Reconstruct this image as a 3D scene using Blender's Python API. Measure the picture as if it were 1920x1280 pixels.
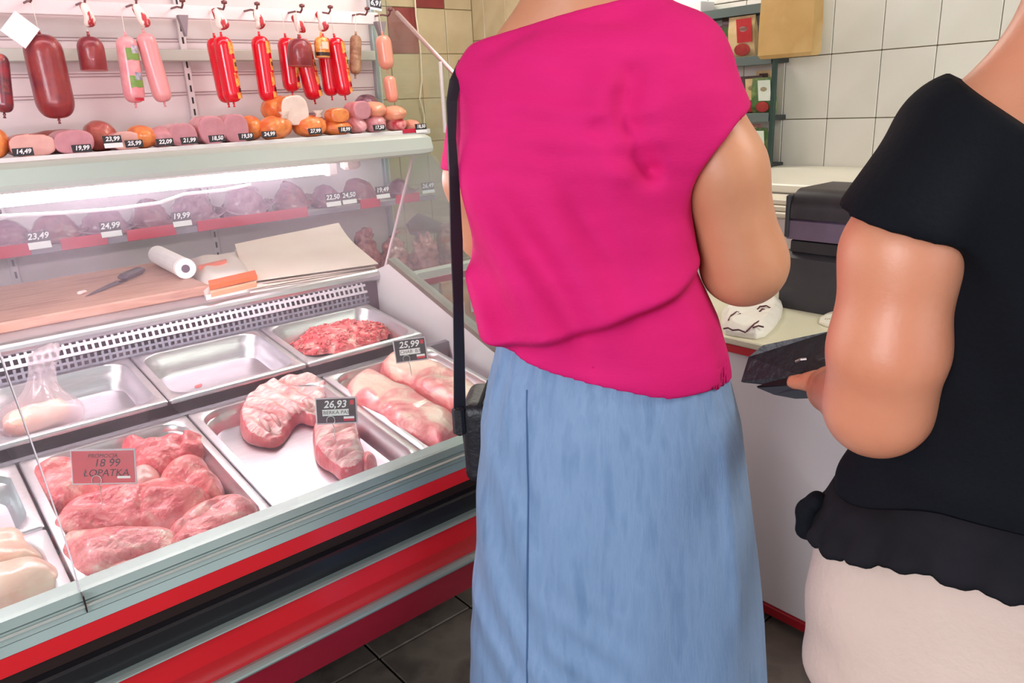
import bpy, math, random
import numpy as np
from mathutils import Vector, Matrix

for _o in list(bpy.data.objects):
    bpy.data.objects.remove(_o, do_unlink=True)
SC = bpy.context.scene
COL = SC.collection

# ------------------------------------------------------------------ camera
F = 1427.0                       # focal length in pixels of the 1920 wide frame
YAW, PIT, ROL = [math.radians(v) for v in (39.77, 17.30, -2.83)]
CAM = np.array([0.0, 0.0, 1.36])
_f = np.array([math.sin(YAW)*math.cos(PIT), math.cos(YAW)*math.cos(PIT), -math.sin(PIT)])
_r0 = np.array([math.cos(YAW), -math.sin(YAW), 0.0]); _u0 = np.cross(_r0, _f)
_r = math.cos(ROL)*_r0 + math.sin(ROL)*_u0
_u = -math.sin(ROL)*_r0 + math.cos(ROL)*_u0
cd = bpy.data.cameras.new('camera'); cam = bpy.data.objects.new('camera', cd); COL.objects.link(cam)
cd.sensor_width = 36.0; cd.lens = F/1920*36.0; cd.clip_start = 0.02
cam.matrix_world = Matrix(((_r[0], _u[0], -_f[0], CAM[0]), (_r[1], _u[1], -_f[1], CAM[1]),
                           (_r[2], _u[2], -_f[2], CAM[2]), (0, 0, 0, 1)))
SC.camera = cam

# ------------------------------------------------------------------ world, lamps, exposure
SC.view_settings.view_transform = 'Standard'; SC.view_settings.look = 'None'
SC.view_settings.gamma = 1.0; SC.view_settings.use_curve_mapping = False
SC.view_settings.exposure = 0.25
w = bpy.data.worlds.new('world'); SC.world = w; w.use_nodes = True
w.node_tree.nodes['Background'].inputs[0].default_value = (0.86, 0.93, 1.0, 1)
w.node_tree.nodes['Background'].inputs[1].default_value = 0.35

def area(name, loc, target, size, energy, color):
    l = bpy.data.lights.new(name, 'AREA'); l.shape = 'RECTANGLE'; l.size, l.size_y = size; l.energy = energy; l.color = color
    o = bpy.data.objects.new(name, l); COL.objects.link(o); o.location = loc
    o.rotation_euler = (Vector(target)-Vector(loc)).to_track_quat('-Z', 'Y').to_euler()
    return o
area('added_ceiling_lamp', (1.95, -1.05, 2.66), (1.95, -1.04, 0), (0.55, 1.15), 34, (1.0, 0.96, 0.88))  # unseen ceiling lamps, added to brighten the room
area('added_ceiling_lamp', (2.35, 2.75, 2.66), (2.35, 2.76, 0), (0.55, 1.15), 18, (1.0, 0.95, 0.86))
area('left_key_light', (-2.85, -0.5, 1.7), (1.0, 0.7, 0.8), (1.8, 1.5), 115, (0.90, 0.93, 1.0))  # unseen key light added from the left; the wall has no window
area('shop_window_daylight', (1.2, -3.3, 1.6), (1.1, 1.0, 0.8), (3.0, 1.9), 26, (0.90, 0.95, 1.0))

# ------------------------------------------------------------------ helpers
def ray(px, py):
    return _f + _r*(px-960)/F - _u*(py-640)/F
def hit(px, py, n, d):
    n = np.array(n, float); v = ray(px, py); t = (d - n@CAM)/(n@v); return CAM + t*v
def at_x(px, py, X): return hit(px, py, (1, 0, 0), X)
def at_y(px, py, Y): return hit(px, py, (0, 1, 0), Y)
def at_z(px, py, Z): return hit(px, py, (0, 0, 1), Z)
SL = math.radians(7.27); TS = math.tan(SL); Z0 = 0.53      # the meat deck slopes towards the customer
def deckz(y, h=0.0): return Z0 + TS*y + h
def at_deck(px, py, h=0.0): return hit(px, py, (0, -TS, 1), Z0 + h)

def S(h, a=1.0):
    h = h.lstrip('#'); c = [int(h[i:i+2], 16)/255 for i in (0, 2, 4)]
    return tuple(x/12.92 if x <= 0.04045 else ((x+0.055)/1.055)**2.4 for x in c) + (a,)

_M = {}
def mat(name, c1, c2=None, c3=None, scale=8.0, rough=0.5, metal=0.0, bump=0.0, bscale=60.0, sss=0.0, coat=0.0,
        detail=4.0, stretch=None, lo=0.35, hi=0.65, trans=0.0, emit=None, estr=0.0, sheen=0.0, ssc=None, spec=0.5, dist=0.0, top=None):
    if name in _M: return _M[name]
    m = bpy.data.materials.new(name); m.use_nodes = True; nt = m.node_tree; b = nt.nodes['Principled BSDF']
    b.inputs['Base Color'].default_value = S(c1); b.inputs['Roughness'].default_value = rough
    b.inputs['Metallic'].default_value = metal; b.inputs['Coat Weight'].default_value = coat
    b.inputs['Specular IOR Level'].default_value = spec
    if coat: b.inputs['Coat Roughness'].default_value = 0.15
    if sheen: b.inputs['Sheen Weight'].default_value = sheen
    if sss:
        b.inputs['Subsurface Weight'].default_value = sss; b.inputs['Subsurface Scale'].default_value = 0.01
        b.inputs['Subsurface Radius'].default_value = ssc or (1.0, 0.35, 0.25)
    if trans: b.inputs['Transmission Weight'].default_value = trans
    if emit:
        b.inputs['Emission Color'].default_value = S(emit); b.inputs['Emission Strength'].default_value = estr
    if c2 or bump:
        tc = nt.nodes.new('ShaderNodeTexCoord'); src = tc.outputs['Object']
        if stretch:
            mp = nt.nodes.new('ShaderNodeMapping'); mp.inputs['Scale'].default_value = stretch
            nt.links.new(src, mp.inputs[0]); src = mp.outputs[0]
    if c2:
        n = nt.nodes.new('ShaderNodeTexNoise'); n.inputs['Scale'].default_value = scale; n.inputs['Detail'].default_value = detail
        nt.links.new(src, n.inputs['Vector'])
        r = nt.nodes.new('ShaderNodeValToRGB'); r.color_ramp.elements[0].position = lo; r.color_ramp.elements[1].position = hi
        r.color_ramp.elements[0].color = S(c1); r.color_ramp.elements[1].color = S(c2)
        if c3:
            e = r.color_ramp.elements.new((lo+hi)/2); e.color = S(c2); r.color_ramp.elements[2].color = S(c3)
        n.inputs['Distortion'].default_value = dist; fac = n.outputs['Fac']
        if top:        # the upper side carries more of the last colour (a membrane or fat cover)
            sp_ = nt.nodes.new('ShaderNodeSeparateXYZ'); nt.links.new(tc.outputs['Object'], sp_.inputs[0])
            mr = nt.nodes.new('ShaderNodeMapRange'); mr.inputs[1].default_value = top[0]; mr.inputs[2].default_value = top[1]; mr.inputs[3].default_value = -top[2]; mr.inputs[4].default_value = top[2]
            nt.links.new(sp_.outputs[2], mr.inputs[0]); ad = nt.nodes.new('ShaderNodeMath'); ad.operation = 'ADD'
            nt.links.new(fac, ad.inputs[0]); nt.links.new(mr.outputs[0], ad.inputs[1]); fac = ad.outputs[0]
        nt.links.new(fac, r.inputs[0]); nt.links.new(r.outputs[0], b.inputs['Base Color'])
    if bump:
        n = nt.nodes.new('ShaderNodeTexNoise'); n.inputs['Scale'].default_value = bscale; n.inputs['Detail'].default_value = 3
        nt.links.new(src, n.inputs['Vector'])
        bp = nt.nodes.new('ShaderNodeBump'); bp.inputs['Strength'].default_value = bump; bp.inputs['Distance'].default_value = 0.01
        nt.links.new(n.outputs['Fac'], bp.inputs['Height']); nt.links.new(bp.outputs[0], b.inputs['Normal'])
    _M[name] = m; return m

def glass_mat(name, tint='f4fbf8', dust_haze=0.05, rough=0.02, dcol='ffffff', refl=.03, top_haze=None):
    if name in _M: return _M[name]
    m = bpy.data.materials.new(name); m.use_nodes = True; nt = m.node_tree; nt.nodes.clear()
    out = nt.nodes.new('ShaderNodeOutputMaterial'); tr = nt.nodes.new('ShaderNodeBsdfTransparent'); gl = nt.nodes.new('ShaderNodeBsdfGlossy')
    mx = nt.nodes.new('ShaderNodeMixShader'); df = nt.nodes.new('ShaderNodeBsdfDiffuse'); tl = nt.nodes.new('ShaderNodeBsdfTranslucent')
    ad = nt.nodes.new('ShaderNodeMixShader'); mx2 = nt.nodes.new('ShaderNodeMixShader')
    tr.inputs[0].default_value = S(tint); gl.inputs['Roughness'].default_value = rough;
    df.inputs[0].default_value = S(dcol); tl.inputs[0].default_value = S(dcol); ad.inputs[0].default_value = 0.6
    nt.links.new(df.outputs[0], ad.inputs[1]); nt.links.new(tl.outputs[0], ad.inputs[2])
    tc = nt.nodes.new('ShaderNodeTexCoord'); n = nt.nodes.new('ShaderNodeTexNoise'); n.inputs['Scale'].default_value = 5; n.inputs['Detail'].default_value = 5
    mr = nt.nodes.new('ShaderNodeMapRange'); mr.inputs[1].default_value = 0.3; mr.inputs[2].default_value = 0.75
    mr.inputs[3].default_value = dust_haze*0.4; mr.inputs[4].default_value = dust_haze*1.6
    nt.links.new(tc.outputs['Object'], n.inputs['Vector']); nt.links.new(n.outputs['Fac'], mr.inputs[0])
    ge = nt.nodes.new('ShaderNodeNewGeometry'); dt = nt.nodes.new('ShaderNodeVectorMath'); dt.operation = 'DOT_PRODUCT'
    nt.links.new(ge.outputs['Normal'], dt.inputs[0]); nt.links.new(ge.outputs['Incoming'], dt.inputs[1])
    def mth(op, a, b=None):
        q = nt.nodes.new('ShaderNodeMath'); q.operation = op
        for k, v in enumerate((a, b)):
            if v is None: continue
            if isinstance(v, (int, float)): q.inputs[k].default_value = v
            else: nt.links.new(v, q.inputs[k])
        return q.outputs[0]
    sch = mth('ADD', mth('MULTIPLY', mth('POWER', mth('SUBTRACT', 1.0, mth('ABSOLUTE', dt.outputs['Value'])), 5.0), 1-refl), refl)   # Schlick reflectance, same from both sides
    nt.links.new(sch, mx.inputs[0]); nt.links.new(tr.outputs[0], mx.inputs[1]); nt.links.new(gl.outputs[0], mx.inputs[2])
    fac = mr.outputs[0]
    if top_haze:      # stronger veil towards the top edge, imitating haze around the lamp
        sp_ = nt.nodes.new('ShaderNodeSeparateXYZ'); nt.links.new(tc.outputs['Object'], sp_.inputs[0]); g2 = nt.nodes.new('ShaderNodeMapRange')
        g2.inputs[1].default_value, g2.inputs[2].default_value, g2.inputs[3].default_value, g2.inputs[4].default_value = top_haze[0], top_haze[1], .7, 1.7
        nt.links.new(sp_.outputs[2], g2.inputs[0]); fac = mth('MULTIPLY', fac, g2.outputs[0])
    nt.links.new(fac, mx2.inputs[0]); nt.links.new(mx.outputs[0], mx2.inputs[1]); nt.links.new(ad.outputs[0], mx2.inputs[2])
    nt.links.new(mx2.outputs[0], out.inputs[0])
    _M[name] = m; return m

def link(name, me, m=None, parent=None, loc=None, rot=None, smooth=False):
    o = bpy.data.objects.new(name, me); COL.objects.link(o)
    if m is not None and not me.materials:
        for k in (m if isinstance(m, (list, tuple)) else [m]): me.materials.append(k)
    if loc is not None: o.location = [float(v) for v in loc]
    if rot is not None: o.rotation_euler = rot
    if parent is not None: o.parent = parent
    if smooth: me.polygons.foreach_set('use_smooth', [True]*len(me.polygons))
    return o
def tag(o, label=None, cat=None, group=None, kind=None):
    if label: o['label'] = label
    if cat: o['category'] = cat
    if group: o['group'] = group
    if kind: o['kind'] = kind
    return o
def thing(name, label, cat, loc=(0, 0, 0), rot=(0, 0, 0), group=None):
    o = bpy.data.objects.new(name, None); COL.objects.link(o); o.empty_display_size = 0.05
    o.location = [float(v) for v in loc]; o.rotation_euler = rot
    return tag(o, label, cat, group)
def mesh(verts, faces, mi=None):
    me = bpy.data.meshes.new('m'); me.from_pydata([tuple(map(float, v)) for v in verts], [], [tuple(map(int, q)) for q in faces]); me.update()
    if mi is not None: me.polygons.foreach_set('material_index', mi)
    return me

class MB:
    def __init__(s): s.v = []; s.f = []; s.mi = []
    def add(s, v, f, mi=0):
        n = len(s.v); s.v += [tuple(map(float, q)) for q in v]; s.f += [tuple(i+n for i in q) for q in f]; s.mi += [mi]*len(f); return s
    def box(s, lo, hi, bev=0.0, mi=0):
        (x0, y0, z0), (x1, y1, z1) = lo, hi
        b = min(bev, (x1-x0)*.45, (y1-y0)*.45, (z1-z0)*.45)
        if b <= 0:
            v = [(x, y, z) for x in (x0, x1) for y in (y0, y1) for z in (z0, z1)]
            return s.add(v, [(0, 1, 3, 2), (4, 6, 7, 5), (0, 4, 5, 1), (2, 3, 7, 6), (0, 2, 6, 4), (1, 5, 7, 3)], mi)
        rings = []
        for z, i in ((z0, b), (z0+b, 0), (z1-b, 0), (z1, b)):
            X0, X1, Y0, Y1 = x0+i, x1-i, y0+i, y1-i
            rings.append([(X0+b, Y0, z), (X1-b, Y0, z), (X1, Y0+b, z), (X1, Y1-b, z), (X1-b, Y1, z), (X0+b, Y1, z), (X0, Y1-b, z), (X0, Y0+b, z)])
        return s.loft(rings, mi=mi)
    def loft(s, rings, cap=True, mi=0, closed=True):
        n = len(rings[0]); v = [p for r in rings for p in r]; f = []
        for i in range(len(rings)-1):
            for j in range(n if closed else n-1):
                k = (j+1) % n; f.append((i*n+j, i*n+k, (i+1)*n+k, (i+1)*n+j))
        if cap: f.append(tuple(reversed(range(n)))); f.append(tuple(range((len(rings)-1)*n, len(rings)*n)))
        return s.add(v, f, mi)
    def prism(s, poly, axis, a, b, mi=0):
        """extrude a polygon given in the two other axes along axis from a to b"""
        def P(u, v, t): return {0: (t, u, v), 1: (u, t, v), 2: (u, v, t)}[axis]
        return s.loft([[P(u, v, a) for u, v in poly], [P(u, v, b) for u, v in poly]], mi=mi)
    def tube(s, pts, r, n=8, mi=0, cap=True):
        pts = [np.array(p, float) for p in pts]; rs = r if isinstance(r, (list, tuple)) else [r]*len(pts); rings = []
        up = np.array([0, 0, 1.0]); prev = None
        for i, p in enumerate(pts):
            t = pts[min(i+1, len(pts)-1)]-pts[max(i-1, 0)]; t = t/(np.linalg.norm(t)+1e-9)
            a = prev if prev is not None else (up if abs(t[2]) < .9 else np.array([1.0, 0, 0]))
            a = a-t*(a@t); a /= np.linalg.norm(a)+1e-9; prev = a; b = np.cross(t, a)
            rings.append([p+rs[i]*(math.cos(q)*a+math.sin(q)*b) for q in np.arange(n)*2*math.pi/n])
        return s.loft(rings, cap, mi)
    def rev(s, prof, n=20, c=(0, 0, 0), mi=0, sy=1.0):
        """prof: (radius, z) rings about a vertical axis"""
        return s.loft([[(c[0]+q*math.cos(t), c[1]+sy*q*math.sin(t), c[2]+z) for t in np.arange(n)*2*math.pi/n] for q, z in prof], True, mi)
    def build(s, name, m, parent=None, loc=None, rot=None, smooth=False):
        return link(name, mesh(s.v, s.f, s.mi), m, parent, loc, rot, smooth)

def auto_smooth(o, ang=35):
    me = o.data; me.polygons.foreach_set('use_smooth', [True]*len(me.polygons))
    try: me.set_sharp_from_angle(angle=math.radians(ang))
    except Exception: pass
    return o

def text(s, size, m, parent, loc, rot=(math.pi/2, 0, 0), name='lettering', shear=0.15, align='CENTER', bold=0.0):
    c = bpy.data.curves.new('t', 'FONT'); c.body = s; c.size = size; c.shear = shear; c.align_x = align; c.align_y = 'CENTER'; c.offset = bold
    c.resolution_u = 3
    t = bpy.data.objects.new('t', c); COL.objects.link(t); bpy.context.view_layer.update()
    me = bpy.data.meshes.new_from_object(t); bpy.data.objects.remove(t, do_unlink=True); bpy.data.curves.remove(c)
    return link(name, me, m, parent, loc, rot)

# ---- implicit surfaces: numpy fields turned into meshes with surface nets
def surfnet(fn, lo, hi, h):
    ax = [np.arange(lo[i]-2*h, hi[i]+3*h, h) for i in range(3)]
    G = np.meshgrid(*ax, indexing='ij'); v = fn(*G).astype(np.float64); ins = v < 0
    nx, ny, nz = v.shape; acc = np.zeros((nx-1, ny-1, nz-1, 3)); cnt = np.zeros((nx-1, ny-1, nz-1)); quads = []
    idx = np.full((nx-1, ny-1, nz-1), -1, dtype=np.int64); cross = []
    for a in range(3):
        s0 = [slice(None)]*3; s1 = [slice(None)]*3; s0[a] = slice(0, -1); s1[a] = slice(1, None)
        s0, s1 = tuple(s0), tuple(s1)
        I = np.argwhere(ins[s0] != ins[s1]); J = I.copy(); J[:, a] += 1
        v0 = v[tuple(I.T)]; v1 = v[tuple(J.T)]; t = v0/(v0-v1)
        pos = np.stack([ax[k][I[:, k]] for k in range(3)], 1).astype(float); pos[:, a] += t*h
        b, c = [(1, 2), (2, 0), (0, 1)][a]
        ok = np.ones(len(I), bool)
        for k in (b, c): ok &= (I[:, k] > 0) & (I[:, k] < v.shape[k]-1)
        I, pos, sgn = I[ok], pos[ok], (v0 < 0)[ok]
        cells = []
        for db, dc in ((-1, -1), (0, -1), (0, 0), (-1, 0)):
            K = I.copy(); K[:, b] += db; K[:, c] += dc; cells.append(K)
            np.add.at(acc, tuple(K.T), pos); np.add.at(cnt, tuple(K.T), 1)
        cross.append((cells, sgn))
    act = cnt > 0; idx[act] = np.arange(act.sum()); V = acc[act]/cnt[act][:, None]
    for cells, sgn in cross:
        q = np.stack([idx[tuple(K.T)] for K in cells], 1); q[~sgn] = q[~sgn][:, ::-1]; quads.append(q)
    return V, np.concatenate(quads)
def smin(a, b, k):
    h = np.clip(0.5+0.5*(b-a)/k, 0, 1); return b+(a-b)*h-k*h*(1-h)
def smax(a, b, k): return -smin(-a, -b, k)
def sstep(a, b, x):
    t = np.clip((x-a)/(b-a), 0, 1); return t*t*(3-2*t)
def cap(x, y, z, a, b, ra, rb):
    a = np.array(a, float); d = np.array(b, float)-a; L = d@d
    t = np.clip(((x-a[0])*d[0]+(y-a[1])*d[1]+(z-a[2])*d[2])/L, 0, 1)
    return np.sqrt((x-a[0]-t*d[0])**2+(y-a[1]-t*d[1])**2+(z-a[2]-t*d[2])**2)-(ra+(rb-ra)*t)
def ell(x, y, z, c, r):
    return (np.sqrt(((x-c[0])/r[0])**2+((y-c[1])/r[1])**2+((z-c[2])/r[2])**2)-1)*min(r)
def wob(x, y, z, freq, seed, n=5):
    rg = np.random.RandomState(seed); s = 0
    for _ in range(n):
        d = rg.normal(size=3); d /= np.linalg.norm(d); s = s+np.sin(freq*rg.uniform(.6, 1.5)*(d[0]*x+d[1]*y+d[2]*z)+rg.uniform(0, 6.28))
    return s/n
def vec_mesh(V, Q, mi=None):
    me = bpy.data.meshes.new('m'); me.vertices.add(len(V)); me.vertices.foreach_set('co', np.asarray(V, np.float32).ravel())
    n = len(Q); me.loops.add(n*4); me.loops.foreach_set('vertex_index', np.asarray(Q, np.int32).ravel())
    me.polygons.add(n); me.polygons.foreach_set('loop_start', np.arange(n, dtype=np.int32)*4)
    if mi is not None: me.polygons.foreach_set('material_index', np.asarray(mi, np.int32))
    me.update(calc_edges=True); me.validate(); me.polygons.foreach_set('use_smooth', [True]*len(me.polygons))
    return me
def relax(V, Q, it=1):
    for _ in range(it):
        s = np.zeros_like(V); c = np.zeros(len(V))
        for i in range(4):
            for j in ((i+1) % 4, (i-1) % 4):
                np.add.at(s, Q[:, i], V[Q[:, j]]); np.add.at(c, Q[:, i], 1)
        V = 0.5*V+0.5*s/np.maximum(c, 1)[:, None]
    return V
# ------------------------------------------------------------------ the shop
def struct(o): o['kind'] = 'structure'; return o
XW, YW, HC = 3.10, 3.95, 2.70
GROUT = mat('grout_brown', '7a6a4c', '8a7a5a', scale=20, rough=.9)
GROUTB = mat('grout_beige', '9a8a5c', 'a8976a', scale=20, rough=.9)
TILEW = mat('white_wall_tile', 'e6e4da', 'dedcd0', scale=3, rough=.18, coat=.3)
TILEB = mat('beige_wall_tile', 'c4b291', 'b8a583', scale=5, rough=.25, coat=.3)
TILER = mat('dark_red_wall_tile', '8e3a3a', '7c2f30', scale=6, rough=.25, coat=.3)
TILEF = mat('dark_floor_tile', '5e5650', '6e635a', '524a45', scale=7, rough=.45)
GROUTF = mat('floor_grout', '2a2725', '332f2c', scale=20, rough=.9)
PLAST = mat('ceiling_paint', 'e9e6de', 'e2dfd6', scale=3, rough=.9)

floor = struct(MB().box((-3.0, -3.4, -0.12), (XW+.1, YW+.1, -0.008)).build('floor', GROUTF))
me0 = MB().box((-.148, -.148, -.008), (.148, .148, 0), .002); tm = mesh(me0.v, me0.f); tm.materials.append(TILEF)
for i in range(14):
    for j in range(13):
        link('floor_tile', tm, None, floor, (-0.9+.302*i, -1.35+.302*j, 0.0))
wr = struct(MB().box((XW+.006, -3.4, -.01), (XW+.12, YW+.1, HC)).build('wall_right', GROUT))
ym, zm = 1.729*XW/2.9*0+1.634, 1.36+(1.482-1.36)*XW/2.9     # a tile joint crossing read from the photograph
me0 = MB().box((0, -.0985, -.1225), (.008, .0985, .1225), .0018); tm = mesh(me0.v, me0.f); tm.materials.append(TILEW)
tmb = mesh(me0.v, me0.f); tmb.materials.append(TILEB)
for i in range(-9, 13):
    for j in range(-6, 5):
        z = zm+.2485*(j+.5); y = ym+.200*(i+.5)
        if z > .1 and z < 2.6 and y < YW-.08: link('wall_tile', tm if y < 3.15 else tmb, None, wr, (XW-.002, y, z))
gy = max(o.location.y for o in wr.children)+.1015
me0 = MB().box((0, -(YW-gy)/2, -.1225), (.008, (YW-gy)/2, .1225), .0018); tm = mesh(me0.v, me0.f); tm.materials.append(TILEB)
for j in range(-6, 5):
    if .1 < zm+.2485*(j+.5) < 2.6: link('wall_tile', tm, None, wr, (XW-.002, (gy+YW)/2, zm+.2485*(j+.5)))
wb = struct(MB().box((-3.0, YW+.006, -.01), (XW+.1, YW+.12, HC)).build('wall_back', GROUTB))
me0 = MB().box((-.0985, 0, -.1225), (.0985, .008, .1225), .0018)
tb = mesh(me0.v, me0.f); tb.materials.append(TILEB); tr_ = mesh(me0.v, me0.f); tr_.materials.append(TILER)
for i in range(7):
    for j in range(9):
        x = 2.19+.2015*i
        red = (i, j) in ((2, 7), (0, 6), (3, 8))
        if x < XW-.08: link('wall_tile', tr_ if red else tb, None, wb, (x, YW-.002, .05+.2485*(j+.0)))
struct(MB().box((-3.0, -3.4, HC), (XW+.12, YW+.12, HC+.1)).build('ceiling', PLAST))
struct(MB().box((-3.12, -3.4, -.01), (-3.0, YW+.12, HC)).build('wall_left', mat('plaster_cream', 'e0d8c6', 'd8cfbb', scale=3, rough=.8)))
LAMPW = mat('lamp_diffuser', 'ffffff', emit='fff6e4', estr=2.5)
for k, (lx, ly) in enumerate(((1.95, -1.05), (2.35, 2.75))):  # out-of-view panels added for the room light
    t = thing('added_ceiling_light', ('unseen white ceiling light panel added above the customers' if k == 0 else 'unseen white ceiling light panel added above the serving aisle'), 'ceiling light', (lx, ly, HC))
    MB().box((-.32, -.62, -.03), (.32, .62, -.001), .004).build('light_frame', mat('lamp_body', 'd8d8d4', rough=.4), t)
    MB().box((-.29, -.59, -.036), (.29, .59, -.03)).build('diffuser', LAMPW, t)
# ---- materials for the case
STEEL = mat('brushed_steel', 'c9c3c9', 'd4ced3', scale=30, rough=.36, metal=1.0, stretch=(1, 12, 12))
STEELD = mat('dull_steel', '8f8b92', '9d98a0', scale=12, rough=.42, metal=.85)
ALU = mat('grey_aluminium', '95a4a0', '9dabA7', scale=6, rough=.35, metal=.45)
ALUB = mat('bright_aluminium_edge', 'd2dcda', rough=.25, metal=.6)
REDP = mat('red_enamel', 'ee2631', 'e6222e', scale=4, rough=.28, coat=.4)
DRED = mat('dark_red_enamel', 'b8183a', 'ac1434', scale=4, rough=.35, coat=.3)
BLK = mat('black_enamel', '17181d', '1d1d22', scale=5, rough=.35, coat=.3)
BRN = mat('brown_black_shade_joint', '2c1a18', rough=.5)  # shade colour under the trim overhang, also the trim joint
WHT = mat('white_enamel', 'ece9e6', 'e6e2df', scale=3, rough=.35, coat=.3)
VAL = mat('greenish_white_plastic', 'dde6da', 'd8e2d8', scale=3, rough=.4)
GLS = glass_mat('case_glass', dust_haze=.065, dcol='efe4f6', top_haze=(.90, 1.20))  # besides dirt, the violet veil imitates glare haze around the tube
GLE = mat('glass_edge_pink_white', 'ecd2d8', 'e6c6d0', scale=20, rough=.2, coat=.5)
BLACKCARD = mat('black_card', '26242c', '2c2a33', scale=30, rough=.5)
CHALK = mat('white_chalk_ink', 'f4f2f4', rough=.8)
WCARD = mat('white_card', 'f2eff0', rough=.6)
PLAS = mat('clear_plastic_frame', 'd9c9d2', rough=.15, coat=.5)
REDINK = mat('red_print', 'd02338', rough=.6)
DINK = mat('dark_ink', '3a2a30', rough=.7)
WIRE = mat('steel_wire', 'cfcacc', rough=.25, metal=1.0)

# ------------------------------------------------------------------ meat display case
XL, XR = -0.95, 1.165
case = thing('meat_display_case', 'long refrigerated meat counter with curved glass, red and black striped front', 'display case', (0, 0, 0))
def band(name, pts, m):      # closed (y, z) section extruded along the counter
    return MB().prism(pts, 0, XL, XR).build(name, m, case)
zz = lambda py, Y: float(at_y(662, py, Y)[2])
zt = zz(911, 1.15)
z1, z2, z3, z4, z5, z6, z7, z8 = zz(962, 1.14), zz(993, 1.14), zz(1018, 1.15), zz(1057, 1.15), zz(1071, 1.14), zz(1148, 1.175), zz(1175, 1.165), zz(1223, 1.23)
band('front_trim', [(1.150, zt), (1.144, zt-.012), (1.147, zt-.016), (1.140, zt-.030), (1.143, zt-.033), (1.138, z1), (1.21, z1), (1.21, zt-.012), (1.163, zt-.012), (1.163, zt)], ALU)
band('trim_bead', [(1.1405, zt-.017), (1.1365, zt-.0195), (1.1405, zt-.022)], ALUB)
band('red_stripe', [(1.138, z1-.0008), (1.142, z2), (1.21, z2), (1.21, z1-.0008)], REDP)
band('groove_shade', [(1.165, z2-.0005), (1.165, z3), (1.24, z3), (1.24, z2-.0005)], BRN)  # recess whose dark brown paints the shade under the overhang
band('black_band', [(1.150, z3-.0005), (1.1455, z3-.004), (1.150, z4), (1.24, z4), (1.24, z3-.0005)], BLK)
n = 8
band('bumper_strip', [(1.139+.0-.008*math.sin(math.pi*k/n), z4-.0005+(z5-z4)*k/n) for k in range(n+1)]+[(1.24, z5), (1.24, z4-.0005)], ALU)
band('red_panel', [(1.146, z5-.0005), (1.155, (z5+z6)/2), (1.178, z6), (1.30, z6), (1.24, z5-.0005)], REDP)
band('lower_bumper', [(1.172-.016*math.sin(math.pi*k/n)+.012*k/n, z6-.0005+(z7-z6)*k/n) for k in range(n+1)]+[(1.32, z7), (1.30, z6-.0005)], ALU)
band('kick_panel', [(1.186, z7-.0005), (1.235, z8), (1.34, z8), (1.32, z7-.0005)], DRED)
band('base', [(1.85, z8), (1.85, 0.001), (2.60, 0.001), (2.60, .62), (1.30, .50), (1.30, z8)], mat('dark_grey_base', '2b2a2c', rough=.7))
band('rear_cabinet', [(2.08, .63), (2.08, .868), (2.74, .868), (2.74, .10), (2.61, .10), (2.61, .63)], mat('grey_cabinet', 'b9b4b4', rough=.5))
band('deck_pan', [(1.215, deckz(1.215, -.085)), (1.215, deckz(1.215, -.075)), (2.03, deckz(2.03, -.075)), (2.03, deckz(2.03, -.085))], STEELD)
band('tray_rail', [(1.675, deckz(1.675, -.07)), (1.675, deckz(1.675, -.006)), (1.690, deckz(1.69, -.006)), (1.690, deckz(1.69, -.07))], STEELD)
# rear worktop with its rolled steel edge
band('worktop', [(2.075, .870), (2.075, .884), (2.76, .884), (2.76, .870)], mat('worktop_steel', 'b7aeb2', 'a99fa6', scale=5, rough=.4, metal=.5))
band('worktop_edge', [(2.035+.021*math.cos(a), .878+.017*math.sin(a)) for a in np.linspace(.0, 2*math.pi, 15)[:-1]], STEEL)
# perforated air grille behind the trays: upper bright strip and lower dark one
def grille(name, y0, z0, y1, z1, rows, m, pitch):
    nx = int((XR-.05-XL)/pitch); mb = MB(); xs = []; x = XL
    for i in range(nx): xs += [x, x+pitch*.38]; x += pitch
    xs.append(x); ts = []; hr = 1.0/rows
    for j in range(rows): ts += [j*hr, j*hr+hr*.36]
    ts.append(1.0); N = len(ts); v = []; f = []
    for X in xs:
        for t in ts: v.append((X, y0+(y1-y0)*t, z0+(z1-z0)*t))
    for i in range(len(xs)-1):
        for j in range(N-1):
            if i % 2 == 1 and j % 2 == 1: continue
            f.append((i*N+j, (i+1)*N+j, (i+1)*N+j+1, i*N+j+1))
    o = mb.add(v, f).build(name, m, case); md = o.modifiers.new('s', 'SOLIDIFY'); md.thickness = .003; md.offset = 1; return o
GRL = mat('white_grille', 'd2c8d0', 'c8bcc6', scale=20, rough=.4)
GRD = mat('grey_grille', '8a8694', '807c8a', scale=20, rough=.5)
grille('air_grille', 2.010, .835, 2.026, .872, 2, GRL, .0155)['kind'] = 'stuff'
grille('air_grille', 2.002, .775, 2.008, .834, 4, GRD, .0155)['kind'] = 'stuff'
band('grille_back', [(2.040, .76), (2.044, .76), (2.044, .868), (2.040, .868)], mat('grille_dark', '6e5a68', rough=.7))
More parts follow.
